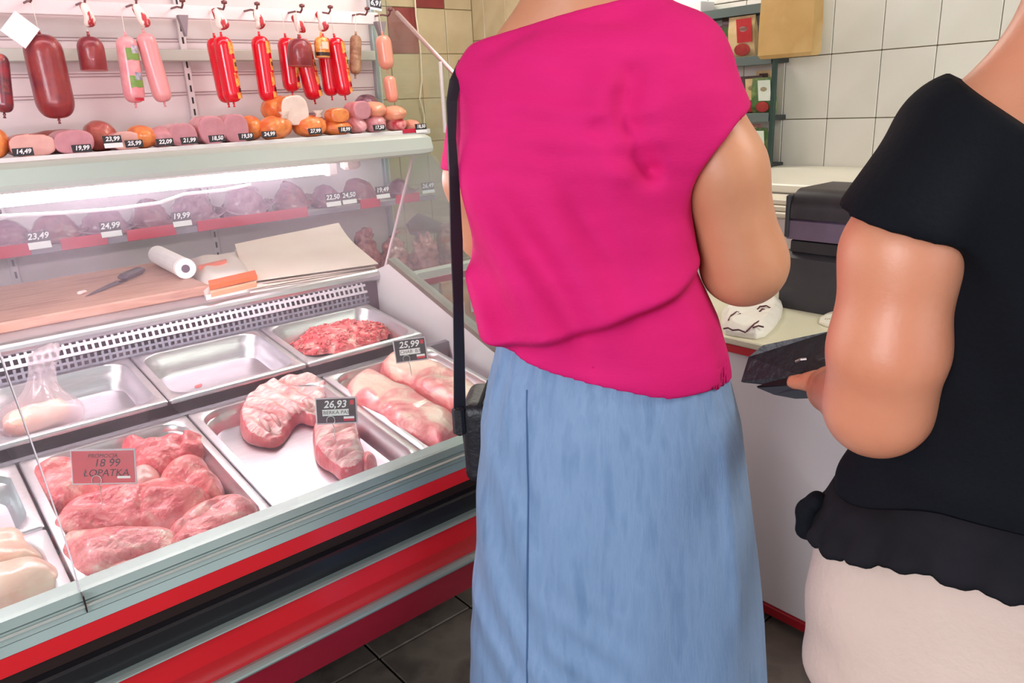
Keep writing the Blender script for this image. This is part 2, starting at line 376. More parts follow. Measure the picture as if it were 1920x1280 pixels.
# right end of the case
ENDP = [(2.06, .70), (2.06, .885), (1.955, .922), (1.483, .752), (1.30, .70), (1.215, .672), (1.215, .55), (1.6, .60)]
MB().prism(ENDP, 0, XR, XR+.022).build('end_panel', mat('end_panel_white', 'e2d8da', 'dccfd3', scale=4, rough=.4), case)
MB().prism([(1.15, .24), (1.15, .672), (2.74, .86), (2.74, .10), (1.45, .10), (1.3, .24)], 0, XR+.001, XR+.02).build('end_board', WHT, case)
def strip(name, path, w, t, m, x0):   # a thin bar along a (y, z) path on the case's end
    mb = MB(); rings = []
    for k, (y, z) in enumerate(path):
        a = path[min(k+1, len(path)-1)]; b = path[max(k-1, 0)]; d = np.array([a[0]-b[0], a[1]-b[1]]); d /= np.linalg.norm(d); q = np.array([-d[1], d[0]])*t/2
        rings.append([(x0-w/2, y+q[0], z+q[1]), (x0+w/2, y+q[0], z+q[1]), (x0+w/2, y-q[0], z-q[1]), (x0-w/2, y-q[0], z-q[1])])
    return mb.loft(rings).build(name, m, case)
strip('end_rail', [(1.960, .931), (1.483, .760), (1.30, .708), (1.19, .684)], .030, .014, mat('brown_grey_rail', '7b6a60', '6a5a52', scale=12, rough=.45), XR+.012)
# front glass: two curved panes meeting at a joint, and a flat end pane
GP = [(1.157, zt-.004), (1.160, .745), (1.172, .775), (1.205, .820), (1.262, .880), (1.335, .950), (1.43, 1.030), (1.56, 1.135), (1.690, 1.242)]
def gpane(name, x0, x1):
    return MB().loft([[(x0, y, z) for y, z in GP]+[(x0, y+.004, z+.004) for y, z in reversed(GP)],
                      [(x1, y, z) for y, z in GP]+[(x1, y+.004, z+.004) for y, z in reversed(GP)]]).build(name, GLS, case)
for x0, x1 in ((XL, .1165), (.1185, XR-.004)):
    auto_smooth(gpane('glass_pane', x0, x1), 40)
MB().loft([[(.1165, y-.001, z-.001) for y, z in GP]+[(.1165, y+.006, z+.006) for y, z in reversed(GP)],
           [(.1185, y-.001, z-.001) for y, z in GP]+[(.1185, y+.006, z+.006) for y, z in reversed(GP)]]).build('glass_joint', mat('glass_joint_edge', 'e8dce4', rough=.2), case)
MB().box((.1172, 1.136, zt-.028), (.1190, 1.150, zt-.0005)).build('trim_joint', BRN, case)
EP = [(y+.001, z) for y, z in GP]+[(1.79, 1.245), (2.022, .868), (1.955, .935), (1.483, .765), (1.30, .712), (1.19, .69)]
MB().prism(EP, 0, XR+.006, XR+.011).build('end_glass_pane', GLS, case)
a_, b_ = at_x(775, 291, XR+.008), at_x(715, 530, XR+.008)
MB().tube([a_, b_], .0042, 8).build('end_glass_edge', GLE, case)
# lamp housing along the top with the fluorescent tube under it
VP_ = [(1.655, 1.262), (1.660, 1.252), (1.68, 1.246), (1.84, 1.246), (1.86, 1.262), (1.86, 1.285), (1.845, 1.296), (1.69, 1.298), (1.664, 1.290)]
rings = []
for x, s in ((XL, 1), (XR-.04, 1), (XR-.012, .93), (XR-.002, .72)):
    rings.append([(x, 1.757+(y-1.757)*s, 1.273+(z-1.273)*s) for y, z in VP_])
auto_smooth(MB().loft(rings).build('lamp_housing', VAL, case), 40)
TUBE = mat('fluorescent_tube', 'ffffff', emit='ffe2ee', estr=66.0)
tx1 = float(at_y(612, 326, 1.80)[0]); tz = float(at_y(300, 347, 1.80)[2])
MB().tube([(-.55, 1.80, tz), (tx1, 1.80, tz)], .0125, 14).build('fluorescent_tube', TUBE, case)
for x in (-.565, tx1+.012):
    MB().box((x-.014, 1.784, tz-.018), (x+.014, 1.816, 1.2465), .004).build('tube_holder', WHT, case)
pts = [at_y(px, py, 1.78) for px, py in ((-160, 411), (0, 405), (120, 399), (220, 391), (300, 380), (345, 364), (420, 356), (470, 346))]
MB().tube(pts, .0036, 8).build('lamp_cable', mat('white_cable', 'f6f4f6', rough=.5), case)
MB().box((tx1+.03, 1.75, 1.222), (tx1+.075, 1.785, 1.2465), .006).build('lamp_starter', mat('peach_plastic', 'd8c4b8', rough=.5), case)

# ------------------------------------------------------------------ gastronorm trays
def rrect(w, d, r, n=5):
    p = []
    for cx, cy, a0 in ((w/2-r, d/2-r, 0), (-w/2+r, d/2-r, 90), (-w/2+r, -d/2+r, 180), (w/2-r, -d/2+r, 270)):
        for k in range(n+1):
            a = math.radians(a0+90*k/n); p.append((cx+r*math.cos(a), cy+r*math.sin(a)))
    return p
def tray(label, x0, x1, y0, y1, h, depth, m=None, group='steel gastronorm trays', rim=.016):
    w, d = x1-x0, (y1-y0)/math.cos(SL); c = ((x0+x1)/2, (y0+y1)/2, deckz((y0+y1)/2, h))
    rs = [(w, d, .006, -.010), (w, d, .006, -.002), (w-.004, d-.004, .006, 0), (w-2*rim, d-2*rim, .045, 0), (w-2*rim-.004, d-2*rim-.004, .045, -.003),
          (w-2*rim-.008, d-2*rim-.008, .046, -depth*.32), (w-2*rim-.014, d-2*rim-.014, .046, -depth*.36), (w-2*rim-.026, d-2*rim-.026, .044, -depth+.008), (w-2*rim-.036, d-2*rim-.036, .040, -depth)]
    R = [[(x, y, z) for x, y in rrect(a, b, q)] for a, b, q, z in rs]
    out = [(w-2*rim+.002, d-2*rim+.002, .046, -.010), (w-2*rim-.004, d-2*rim-.004, .046, -depth*.36), (w-2*rim-.022, d-2*rim-.022, .044, -depth-.003)]
    mb = MB(); mb.loft(R, cap=False); n0 = len(R)*len(R[0]); N = len(R[0]); mb.f.append(tuple(range(n0-N, n0))); mb.mi.append(0)
    R2 = [R[0]]+[[(x, y, z) for x, y in rrect(a, b, q)] for a, b, q, z in out]
    mb.loft(list(reversed(R2)), cap=False); mb.f.append(tuple(reversed(range(n0, n0+N)))); mb.mi.append(0)
    o = mb.build('food_tray', m or STEEL, None, c, (SL, 0, 0)); auto_smooth(o, 50)
    tag(o, label, 'tray', group); return o
FD, BD = .046, .060
tray('steel tray of pork shoulder pieces with the red price card', .122, .441, 1.188, 1.665, 0, FD)
tray('wide steel tray holding the two rib pieces', .445, .766, 1.188, 1.665, 0, FD)
tray('steel tray holding the two long pork loins', .770, 1.094, 1.188, 1.665, 0, FD)
WTR = mat('pale_plastic_tray', 'eadfe8', 'e4d8e2', scale=5, rough=.3, coat=.2)
tray('pale tray of raw chicken at the left frame edge', -.205, .117, 1.188, 1.405, 0, .04, WTR, 'small pale trays')
tray('small steel tray behind the raw chicken tray', -.205, .117, 1.412, 1.665, 0, .05, STEEL, 'small pale trays')
HB = .024
tray('back row steel tray holding the plastic bag of chicken', .092, .421, 1.700, 1.992, HB, BD)
tray('empty back row steel tray with one crumb of mince', .425, .752, 1.700, 1.992, HB, BD)
tray('back row steel tray full of minced meat', .756, 1.098, 1.700, 1.992, HB, BD)
tray('back row steel tray cut off by the left frame edge', -.240, .088, 1.700, 1.992, HB, BD)
# ------------------------------------------------------------------ meat
PORK = mat('raw_pork', 'e0545f', 'f18c8b', 'fbd4c4', scale=13, rough=.33, sss=.12, coat=.3, bump=.75, bscale=75, lo=.34, hi=.70, detail=7, dist=1.6)
PORK2 = mat('raw_pork_deep', 'd44652', 'ec7c7f', 'f8c4b6', scale=14, rough=.33, sss=.12, coat=.3, bump=.75, bscale=75, lo=.36, hi=.74, detail=7, dist=1.8)
LOIN = mat('pork_loin_pink', 'de5a66', 'f09492', 'f8d0c0', scale=12, rough=.34, sss=.12, coat=.3, bump=.3, bscale=80, stretch=(1, 1, 1), lo=.36, hi=.62, detail=6, dist=1.0, top=(.03, .070, .075))
LCUT = mat('pork_cut_face', 'd9575c', 'e68582', scale=28, rough=.35, sss=.25, coat=.4, bump=.2, bscale=90, lo=.3, hi=.8)
RIBM = mat('rib_membrane', 'dd6c78', 'efb0ae', 'f9ddd5', scale=20, dist=1.5, rough=.3, sss=.1, coat=.35, bump=.4, bscale=70, stretch=(1, 2.4, 1), lo=.3, hi=.7)
RIBR = mat('rib_lean_red', 'cf444c', 'e0767a', scale=20, rough=.35, sss=.2, coat=.35, bump=.5, bscale=60)
BONE = mat('rib_bone', 'f0dad6', 'e6b9b6', scale=20, rough=.4, sss=.2)
MINCE = mat('minced_meat', 'cf3842', 'e4686a', 'f7c6ba', scale=48, rough=.4, sss=.2, coat=.3, lo=.3, hi=.72)
CHICK = mat('raw_chicken', 'eaa894', 'f1c4b0', 'f6dac8', scale=16, rough=.3, sss=.3, coat=.35, bump=.3, bscale=40, lo=.3, hi=.7)
BAGM = glass_mat('thin_plastic_bag', dust_haze=.28, rough=.12, dcol='f8ecf0', tint='fbf4f6')

def lump(name, label, a, b, ra, rb, h, m, seed, group, amp=.10, flat=.62, bumps=(), cut=None, mcut=None, res=None, cat='meat', kind=None, fold=0.0):
    """an irregular piece of meat lying along a-b (world points at its base), half widths ra/rb, flattened to h"""
    a = np.array(a, float); b = np.array(b, float); c = (a+b)/2; d = b-a; L = np.linalg.norm(d); ux = d/L
    uz = np.array([0, -math.sin(SL), math.cos(SL)]); uz = uz-ux*(uz@ux); uz /= np.linalg.norm(uz); uy = np.cross(uz, ux)
    R = max(ra, rb); s = h/R
    def fn(x, y, z):
        zc = z/s
        f = cap(x, y, zc-R*.62, (-L/2+ra*.5, 0, 0), (L/2-rb*.5, 0, 0), ra, rb)
        for (bx, by, bz, br) in bumps: f = smin(f, np.sqrt((x-bx)**2+(y-by)**2+((z-bz)/.8)**2)-br, .02)
        f = f+R*amp*wob(x, y, z, 2.2/R, seed)+R*amp*.5*wob(x, y, z, 5.5/R, seed+7)
        if fold: f = f+fold*np.exp(-((y-.25*R+.3*R*np.sin(x/R*2+seed))/(.14*R))**2)
        f = smax(f, -z, .006)
        if cut is not None: f = smax(f, (x-cut) if cut > 0 else (-x+cut), .004)
        return f*min(1, s)
    hh = res or max(.0035, R/16)
    V, Q = surfnet(fn, (-L/2-R*1.1, -R*1.5, -.004), (L/2+R*1.1, R*1.5, h*2.3), hh); V = relax(V, Q, 1)
    mi = None
    if cut is not None:
        cx = V[Q].mean(1)[:, 0]; mi = (np.abs(cx-cut) < hh*.8).astype(int)
    M3 = Matrix(((ux[0], uy[0], uz[0], c[0]), (ux[1], uy[1], uz[1], c[1]), (ux[2], uy[2], uz[2], c[2]), (0, 0, 0, 1)))
    o = link(name, vec_mesh(V, Q, mi), [m]+([mcut] if mcut else [])); o.matrix_basis = M3
    if label: tag(o, label, cat, group, kind)
    return o
def dp(px, py, h=-.040): return at_deck(px, py, h)
def poly_sd(x, y, P):
    """signed distance to a closed polygon (negative inside)"""
    d = np.full(x.shape, 1e9); ins = np.zeros(x.shape, bool); n = len(P)
    for i in range(n):
        a, b = P[i], P[(i+1) % n]; ex, ey = b[0]-a[0], b[1]-a[1]; wx, wy = x-a[0], y-a[1]
        t = np.clip((wx*ex+wy*ey)/(ex*ex+ey*ey+1e-12), 0, 1); d = np.minimum(d, (wx-t*ex)**2+(wy-t*ey)**2)
        c = (a[1] > y) != (b[1] > y); ins ^= c & (x < (b[0]-a[0])*(y-a[1])/(b[1]-a[1]+1e-12)+a[0])
    return np.where(ins, -1, 1)*np.sqrt(d)
def chaikin(P, k=2):
    for _ in range(k): P = [q for i in range(len(P)) for q in (.75*P[i]+.25*P[(i+1) % len(P)], .25*P[i]+.75*P[(i+1) % len(P)])]
    return P
def steak(name, label, px, h, m, seed, group, base=-.042, amp=.35, rnd=None, fq=55, waves=None, cat='meat', res=.0042, edge=None, tilt=None, parent=None, lift=.5, crease=.22):
    """a slab of meat whose outline on the tray is given, with a rounded, uneven top"""
    P3 = [at_deck(a, b, base+h*lift) for a, b in px]; c = sum(P3)/len(P3); P3 = [c+(p-c)*1.07 for p in P3]; c = np.array([c[0], c[1], deckz(c[1], base)])
    ex = np.array([1.0, 0, 0]); ey = np.array([0, math.cos(SL), math.sin(SL)]); ez = np.array([0, -math.sin(SL), math.cos(SL)])
    P2 = chaikin([np.array([(p-c)@ex, (p-c)@ey]) for p in P3]); A = np.array(P2); r = rnd or h*.85
    lo = A.min(0)-.008; hi = A.max(0)+.008
    def fn(x, y, z):
        d = poly_sd(x[:, :, 0], y[:, :, 0], P2); x2, y2 = x[:, :, 0], y[:, :, 0]
        d = d+.10*h*wob(x2, y2, 0*x2, 70, seed+2)
        t = np.clip(-d/r, 0, 1); H = h*(.22+.78*np.sqrt(np.maximum(0, 1-(1-t)**2)))
        nz_ = wob(x2, y2, 0*x2, fq, seed)+.55*wob(x2, y2, 0*x2, fq*2.3, seed+1)
        H = H*(1+amp*nz_*.7)
        rd = np.abs(wob(x2, y2, 0*x2, fq*.55, seed+9)); H = H-h*crease*np.exp(-(rd/.05)**2)*t     # creases between muscles
        if tilt: H = H*(1+tilt[0]*x2/.1+tilt[1]*y2/.1)
        if waves: H = H+waves[0]*np.sin((x2*math.cos(waves[2])+y2*math.sin(waves[2]))*waves[1])*t
        return smax(d[:, :, None]+0*z, z-H[:, :, None], .006)*.8 if True else 0
    def fn2(x, y, z): return smax(fn(x, y, z), -z, .003)
    V, Q = surfnet(fn2, (lo[0], lo[1], -.004), (hi[0], hi[1], h*1.9), res); V = relax(V, Q, 1)
    mi = None
    if edge is not None:
        dd = poly_sd(V[:, 0], V[:, 1], P2); mi = (dd[Q].mean(1) > -edge[1]).astype(int)
    o = link(name, vec_mesh(V, Q, mi), [m]+([edge[0]] if edge else [])); o.location = c; o.rotation_euler = (SL, 0, 0)
    if label: tag(o, label, cat, group)
    return o
G1 = 'pork shoulder pieces in the front tray'
steak('pork_piece', 'pale pork piece half hidden behind the red price card', [(52, 890), (100, 868), (150, 862), (205, 858), (250, 870), (262, 905), (200, 925), (150, 938), (108, 950), (72, 930)], .050, PORK, 11, G1)
steak('pork_piece', 'rolled pork piece with dark folds at the back right of the shoulder tray', [(228, 837), (250, 828), (300, 830), (345, 818), (362, 808), (385, 828), (380, 850), (350, 862), (320, 874), (290, 880), (258, 872), (230, 852)], .062, PORK2, 3, G1, amp=.4, waves=(.004, 190, -.5))
steak('pork_piece', 'small pork chunk with white cut fat right of the red price card', [(245, 882), (285, 872), (302, 880), (292, 905), (262, 915), (243, 907)], .046, mat('pork_fat_chunk', 'f0cfc8', 'e69a98', scale=14, rough=.35, sss=.2, coat=.3), 21, G1)
steak('pork_piece', 'pink pork piece below the rolled one at the tray right side', [(308, 882), (345, 862), (375, 857), (398, 880), (420, 912), (408, 930), (370, 922), (330, 910), (296, 905)], .056, PORK, 31, G1)
steak('pork_piece', 'long pork piece across the middle of the shoulder tray', [(100, 985), (125, 955), (180, 930), (250, 915), (300, 900), (350, 905), (392, 925), (385, 950), (345, 968), (320, 988), (250, 990), (180, 1000), (112, 1008)], .058, PORK2, 41, G1, amp=.42)
steak('pork_piece', 'pork piece with a pale fatty side at the front right tray corner', [(325, 990), (355, 962), (400, 942), (450, 930), (480, 938), (490, 965), (472, 992), (430, 1012), (380, 1034), (340, 1048), (305, 1025)], .062, PORK, 53, G1)
steak('pork_piece', 'large smooth pork piece at the front left of the shoulder tray', [(108, 1022), (130, 1000), (200, 1000), (260, 988), (315, 995), (340, 1030), (312, 1055), (260, 1080), (215, 1098), (165, 1102), (138, 1078), (116, 1050)], .060, PORK, 64, G1, amp=.28)
# loins with clean cut front faces
LK = dict(base=-.044, amp=.12, rnd=.040, fq=38, crease=0.0, res=.0042, edge=(LCUT, .008))
steak('pork_loin', 'pork loin with a squarely cut front face next to the rib tray', [(648, 738), (672, 714), (700, 704), (735, 720), (790, 750), (838, 776), (854, 790), (852, 815), (824, 843), (812, 838), (770, 822), (715, 790), (666, 762)], .064, LOIN, 71, 'pork loins', **LK)
steak('pork_loin', 'pork loin under the right black price card', [(716, 692), (735, 670), (772, 676), (815, 688), (862, 712), (912, 742), (935, 765), (920, 792), (890, 796), (850, 776), (800, 748), (760, 726), (726, 712)], .066, LOIN, 75, 'pork loins', **LK)
# ribs
t = steak('pork_ribs', 'curved rack of ribs with red edge lying near the back of the rib tray', [(452, 788), (470, 760), (500, 742), (545, 728), (585, 724), (616, 730), (610, 755), (600, 782), (578, 786), (560, 778), (545, 797), (522, 824), (490, 823), (462, 813)], .040, RIBM, 5, 'pork rib pieces', base=-.044, amp=.30, waves=(.0030, 165, .35), edge=(RIBR, .008), rnd=.014, tilt=(-.1, .5), res=.0034)
for k in range(5):
    p, q = at_deck(488+k*20, 786-k*9, -.005), at_deck(506+k*19, 808-k*11, -.012); c0 = np.array(t.location)
    M1 = Matrix.Rotation(-SL, 3, 'X'); pts = [M1@Vector(v-c0) for v in (p, (p+q)/2+np.array([0, 0, .006]), q)]
    MB().tube(pts, [.003, .0056, .004], 10).build('rib_bone', mat('rib_ridge_pink', 'efbcb8', 'e69c9c', scale=30, rough=.35, coat=.3), t, smooth=True)
steak('pork_ribs', 'thick rib piece with pale fat under the middle black price card', [(590, 806), (612, 795), (650, 795), (668, 802), (674, 830), (684, 852), (680, 880), (640, 886), (622, 870), (600, 860), (588, 835)], .042, RIBM, 9, 'pork rib pieces', base=-.044, amp=.4, rnd=.018, waves=(.003, 210, .9), edge=(RIBR, .006), res=.0034)
steak('rib_trimming', 'small curled meat end lying against the thick rib piece', [(672, 858), (690, 848), (706, 856), (704, 874), (684, 882), (670, 872)], .034, PORK, 15, 'pork rib pieces', base=-.044, res=.0028)
# mince heap: a lumpy core covered with short strands
c = at_deck(634, 637, HB-.045)
t = thing('minced_meat', 'heap of fresh red and white minced meat in the back tray', 'minced meat', c)
lo_, hi_ = np.array((-.13, -.09, -.012)), np.array((.13, .085, .055))
def fnm(x, y, z):
    zz_ = z-TS*y
    f = ell(x, y, zz_, (0, 0, 0), (.122, .080, .036)); f = smin(f, ell(x, y, zz_, (.06, -.02, 0), (.07, .05, .032)), .03)
    f = f+.004*wob(x, y, z, 120, 2)+.0028*wob(x, y, z, 330, 5, 8); return smax(f, -zz_-.004, .004)
V, Q = surfnet(fnm, lo_, hi_, .0032); link('mince_core', vec_mesh(V, Q), MINCE, t)
rg = random.Random(4); mb = MB()
for k in range(620):
    q = V[rg.randrange(len(V))]
    if q[2]-TS*q[1] < .003: continue
    d = np.array([rg.uniform(-1, 1), rg.uniform(-1, 1), rg.uniform(-.25, .35)]); d = d/np.linalg.norm(d)*rg.uniform(.004, .010)
    w = np.array([rg.uniform(-1, 1), rg.uniform(-1, 1), rg.uniform(0, 1)])*.003
    mb.tube([q-d, q+w+np.array([0, 0, .001]), q+d], .0022, 5)
o = mb.build('mince_strands', MINCE, t, smooth=True); o['kind'] = 'stuff'
for k, (px, py, s) in enumerate(((372, 727, 1.0),)):
    q = at_deck(px, py, HB-.058); lump('mince_crumb', 'single red crumb of mince in the empty steel tray', q-np.array([.006, 0, 0]), q+np.array([.007, .002, 0]), .005, .006, .006, MINCE, 3, None, .3, res=.0011)
# raw chicken fillets
G2 = 'raw chicken fillets'
steak('chicken_fillet', 'raw chicken fillet with torn top edge at the left frame edge', [(-60, 1010), (0, 1003), (35, 996), (60, 1004), (66, 1028), (92, 1045), (60, 1062), (0, 1070), (-60, 1080)], .050, CHICK, 81, G2, base=-.036, amp=.4)
steak('chicken_fillet', 'broad raw chicken fillet at the front of the pale tray', [(-70, 1075), (0, 1060), (60, 1048), (95, 1052), (118, 1085), (95, 1105), (40, 1128), (-10, 1140), (-70, 1160)], .056, CHICK, 86, G2, base=-.036, amp=.25)
# plastic bag with chicken
c = at_deck(78, 795, HB-.055)
t = thing('plastic_bag', 'knotted thin plastic bag of chicken in the back tray', 'bag', c)
def fnb(x, y, z):
    zz_ = z-TS*y
    f = ell(x, y, zz_, (0, 0, .016), (.088, .058, .045))
    f = smin(f, cap(x, y, z, (.012, .015, .03), (.030, .05, .105), .042, .020), .03)
    f = smin(f, cap(x, y, z, (.030, .05, .10), (.044, .062, .150), .019, .030), .012)
    th = np.arctan2(y-.04*z/.1, x-.03*z/.1)
    f = f+.0035*np.sin(7*th+z*30)*sstep(.03, .09, z)+.003*wob(x, y, z, 70, 6)
    f = smax(f, z-.148-.3*(x-.04), .006)
    return smax(f, -zz_-.004, .004)
V, Q = surfnet(fnb, (-.10, -.07, -.02), (.10, .10, .17), .004); link('bag_film', vec_mesh(V, Q), BAGM, t)
o = lump('chicken_piece', None, c+np.array([-.055, -.012, 0]), c+np.array([.045, .0, .004]), .034, .03, .030, CHICK, 17, None, .12); M0 = o.matrix_basis.copy(); o.parent = t; o.matrix_basis = Matrix.Translation(-Vector([float(v) for v in c]))@M0
# ------------------------------------------------------------------ price cards
def price_card(label, base, rot, w, h, top, name='', col=None, ink=None, flag=True, pin=True, lines=None):
    t = thing('price_card', label, 'price card', base, rot, 'price cards on the meat')
    z0 = .034 if pin else .002
    MB().box((-w/2-.003, 0, z0-.003), (w/2+.003, .0022, z0+h+.003), .001).build('plastic_frame', PLAS, t)
    MB().box((-w/2, -.0008, z0), (w/2, .0004, z0+h)).build('card', col or BLACKCARD, t)
    if lines:
        for s, sz, dx, dz in lines: text(s, sz, ink or CHALK, t, (dx, -.0014, z0+dz), shear=.25)
        MB().box((w*.22, -.0014, z0+h*.14), (w*.43, -.0009, z0+h*.21)).build('white_mark', WCARD, t)
    else:
        text(top, h*.42, CHALK, t, (-.002, -.0014, z0+h*.77), shear=.22, bold=.0004)
        MB().box((-w*.36, -.0012, z0+h*.30), (w*.32, -.0008, z0+h*.56)).build('name_strip', WCARD, t)
        text(name, h*.22, DINK, t, (-w*.02, -.0016, z0+h*.43), shear=.1)
        MB().box((w*.36, -.0014, z0+h*.74), (w*.46, -.0010, z0+h*.93), .0).build('red_emblem', REDINK, t)
        if flag:
            MB().box((w*.18, -.0014, z0+h*.16), (w*.45, -.0009, z0+h*.25)).build('flag_white', WCARD, t)
            MB().box((w*.18, -.0014, z0+h*.06), (w*.45, -.0009, z0+h*.16)).build('flag_red', REDINK, t)
    if pin:
        pts = [(-.012+.0085*math.cos(a), -.0025, z0+.006+.0085*math.sin(a)) for a in np.linspace(3.6, -1.2, 14)]
        MB().tube(pts+[(-.006, -.002, z0-.01), (-.006, -.001, -.006)], .0009, 6).build('wire_pin', WIRE, t)
    return t
rz = -math.radians(38)
b0 = at_deck(634, 822, .012); price_card('black price card 26.93 standing over the thick rib piece', b0, (-.18, .02, rz), .080, .050, '26,93', 'ŻEBERKA PASKI')
b0 = at_deck(776, 701, .020); price_card('black price card 25.99 standing on the right pork loin', b0, (-.15, -.07, rz), .074, .052, '25,99', 'SCHAB  B/K')
b0 = at_deck(198, 940, .012); price_card('red price card with dark handwriting in the pork shoulder tray', b0, (-.2, .05, rz), .107, .058, '', col=mat('red_card', 'd64350', 'c93a48', scale=14, rough=.3, coat=.3), ink=DINK,
           lines=(('PROMOCJA', .010, .0, .049), ('18 99', .020, .006, .036), ('ŁOPATKA', .018, .004, .018)))
# ------------------------------------------------------------------ on the worktop
ZT = .884
BOARD = mat('wooden_cutting_board', 'ab7a6a', 'bb8c7c', '9c6c60', scale=5, rough=.5, stretch=(1, 7, 7))
a, b, d = at_z(0, 606, ZT+.028), at_z(357, 538, ZT+.028), at_z(262, 505, ZT+.028)
o = MB().box((-.62, a[1]+.0, ZT), (b[0]+.05, 2.70, ZT+.028), .004).build('cutting_board', BOARD); tag(o, 'reddish wooden cutting board on the rear worktop', 'cutting board')
# knife
p, q = at_z(160, 552, ZT+.036), at_z(265, 505, ZT+.040)
d = (q-p); L = np.linalg.norm(d); ang = math.atan2(d[1], d[0])
t = thing('kitchen_knife', 'dark knife lying across the wooden cutting board', 'knife', (p[0], p[1], ZT+.030), (0, 0, ang))
MB().loft([[(x, y, z) for y, z in ((w_, 0), (w_, .0012), (-w2, .002), (-w2, 0))] for x, w_, w2 in ((0, .001, .0), (.06, .012, .006), (.16, .020, .014), (L*.62, .020, .015))]).build('blade', mat('dark_blade', '8b7d8f', rough=.25, metal=.9), t)
MB().box((L*.62, -.016, .0), (L, .016, .020), .007).build('handle', mat('knife_handle', '4a3f4a', rough=.5), t)
o = lump('fat_scrap', 'tiny white scrap on the cutting board beside the knife', at_z(148, 553, ZT+.028), at_z(160, 549, ZT+.028), .007, .006, .006, BONE, 5, None, .2, res=.0014)
# roll of bags, bag pack, sheets of paper
p, q = at_z(292, 490, ZT+.055), at_z(345, 512, ZT+.050)
PAPR = mat('white_paper', 'f1e9ec', 'e9e0e4', scale=12, rough=.7)
def roll(label, p, q, r):
    p, q = np.array(p, float), np.array(q, float); p[2] = q[2] = ZT+.0285+r; t = thing('bag_roll', label, 'roll', (p+q)/2)
    c = (p+q)/2; d = (q-p)/np.linalg.norm(q-p)
    mb = MB(); mb.tube([p-c, q-c], r, 24); mb.build('paper_roll', PAPR, t, smooth=False)
    for s in (p, q):
        e = s-c; k = 1 if (e@d) > 0 else -1
        MB().tube([e+d*k*.0004, e+d*k*.0016], r*.40, 18).build('roll_core', mat('roll_hole', '57495a', rough=.8), t)
    MB().tube([q-c-d*.012, q-c-d*.009], r*1.03, 24).build('roll_band', mat('pale_band', 'f6dedd', rough=.6), t)
    return t
roll('white roll of plastic bags lying by the cutting board', at_z(298, 488, ZT+.04), at_z(350, 515, ZT+.04), .030)
def slab(name, label, pts, z, th, m, cat, sag=0.0, seed=0, group=None, ripple=.002):
    """a soft flat packet: quad outline (world xy) with rippled top"""
    P = np.array([(p[0], p[1]) for p in pts]); N = 14; V = []; c = P.mean(0)
    for s in (1, 0):
        for i in range(N+1):
            for j in range(N+1):
                u, v = i/N, j/N; q = (1-u)*(1-v)*P[0]+u*(1-v)*P[1]+u*v*P[2]+(1-u)*v*P[3]
                e = min(u, 1-u, v, 1-v); hgt = th*(.35+.65*min(1, e*5)) if s else 0
                hgt += s*ripple*math.sin(9*u+3*v+seed)*math.sin(7*v-2*u+seed)
                hgt += sag*max(0, v-.5)**2*4*(u)
                V.append((q[0]-c[0], q[1]-c[1], hgt))
    Fc = []; M_ = (N+1)**2; ix = lambda i, j, s: s*M_+i*(N+1)+j
    for i in range(N):
        for j in range(N):
            Fc.append((ix(i, j, 0), ix(i+1, j, 0), ix(i+1, j+1, 0), ix(i, j+1, 0))); Fc.append((ix(i, j, 1), ix(i, j+1, 1), ix(i+1, j+1, 1), ix(i+1, j, 1)))
    for k in range(N):
        Fc += [(ix(k, 0, 0), ix(k, 0, 1), ix(k+1, 0, 1), ix(k+1, 0, 0)), (ix(k+1, N, 0), ix(k+1, N, 1), ix(k, N, 1), ix(k, N, 0)),
               (ix(0, k+1, 0), ix(0, k+1, 1), ix(0, k, 1), ix(0, k, 0)), (ix(N, k, 0), ix(N, k, 1), ix(N, k+1, 1), ix(N, k+1, 0))]
    o = link(name, mesh(V, Fc), m, None, (c[0], c[1], z)); auto_smooth(o, 60)
    return tag(o, label, cat, group)
pk = slab('bag_packet', 'plastic bag packet with orange printed stripe beside the paper roll', [at_z(385, 550, ZT+.02), at_z(500, 528, ZT+.02), at_z(440, 470, ZT+.02), at_z(350, 482, ZT+.02)], ZT+.0005, .036, mat('bag_packet_white', 'f3e8e4', 'eedfd8', scale=9, rough=.35, coat=.3), 'packet', 0, 2, None, .005)
pc = np.array(pk.location)
for k, (pxy, col) in enumerate((([(392, 536), (482, 516), (478, 506), (390, 526)], 'e8632a'), ([(372, 500), (425, 488), (424, 485), (371, 497)], 'e47c68'), ([(395, 549), (480, 530), (481, 526), (395, 545)], 'ee9a78'))):
    vs = [at_z(px, py, ZT+.042) for px, py in pxy]; mb = MB(); mb.loft([[tuple(v-pc) for v in vs], [tuple(v-pc-np.array([0, 0, .012])) for v in vs]]); mb.build('printed_stripe', mat('orange_print%d' % k, col, rough=.5), pk)
KR = mat('cream_wrapping_paper', 'e6d6cc', 'e0cdc3', scale=4, rough=.75)
KR2 = mat('white_wrapping_paper', 'f0e6e6', 'ebdfe0', scale=4, rough=.75)
crn = [(465, 548), (712, 512), (640, 452), (452, 478)]
for k in range(6):
    z = ZT+.001+.0045*k; rr = random.Random(k); dx = 9*k
    pts = [at_z(px+rr.uniform(-6, 6)-(6 if k else 0), py+rr.uniform(-3, 3)-(4*k if k else 0), z) for px, py in crn]
    slab('paper_sheet', ('white bottom sheet of the paper stack overhanging the air grille' if k == 0 else 'top cream sheet of the paper stack with a lifted back corner' if k == 5 else ('second', 'third', 'fourth', 'fifth')[k-1]+' cream paper sheet from the bottom of the paper stack'), pts, z, .0035, KR2 if k == 0 else KR, 'paper', .035 if k == 5 else 0.0, k, 'stack of wrapping paper', .0005)
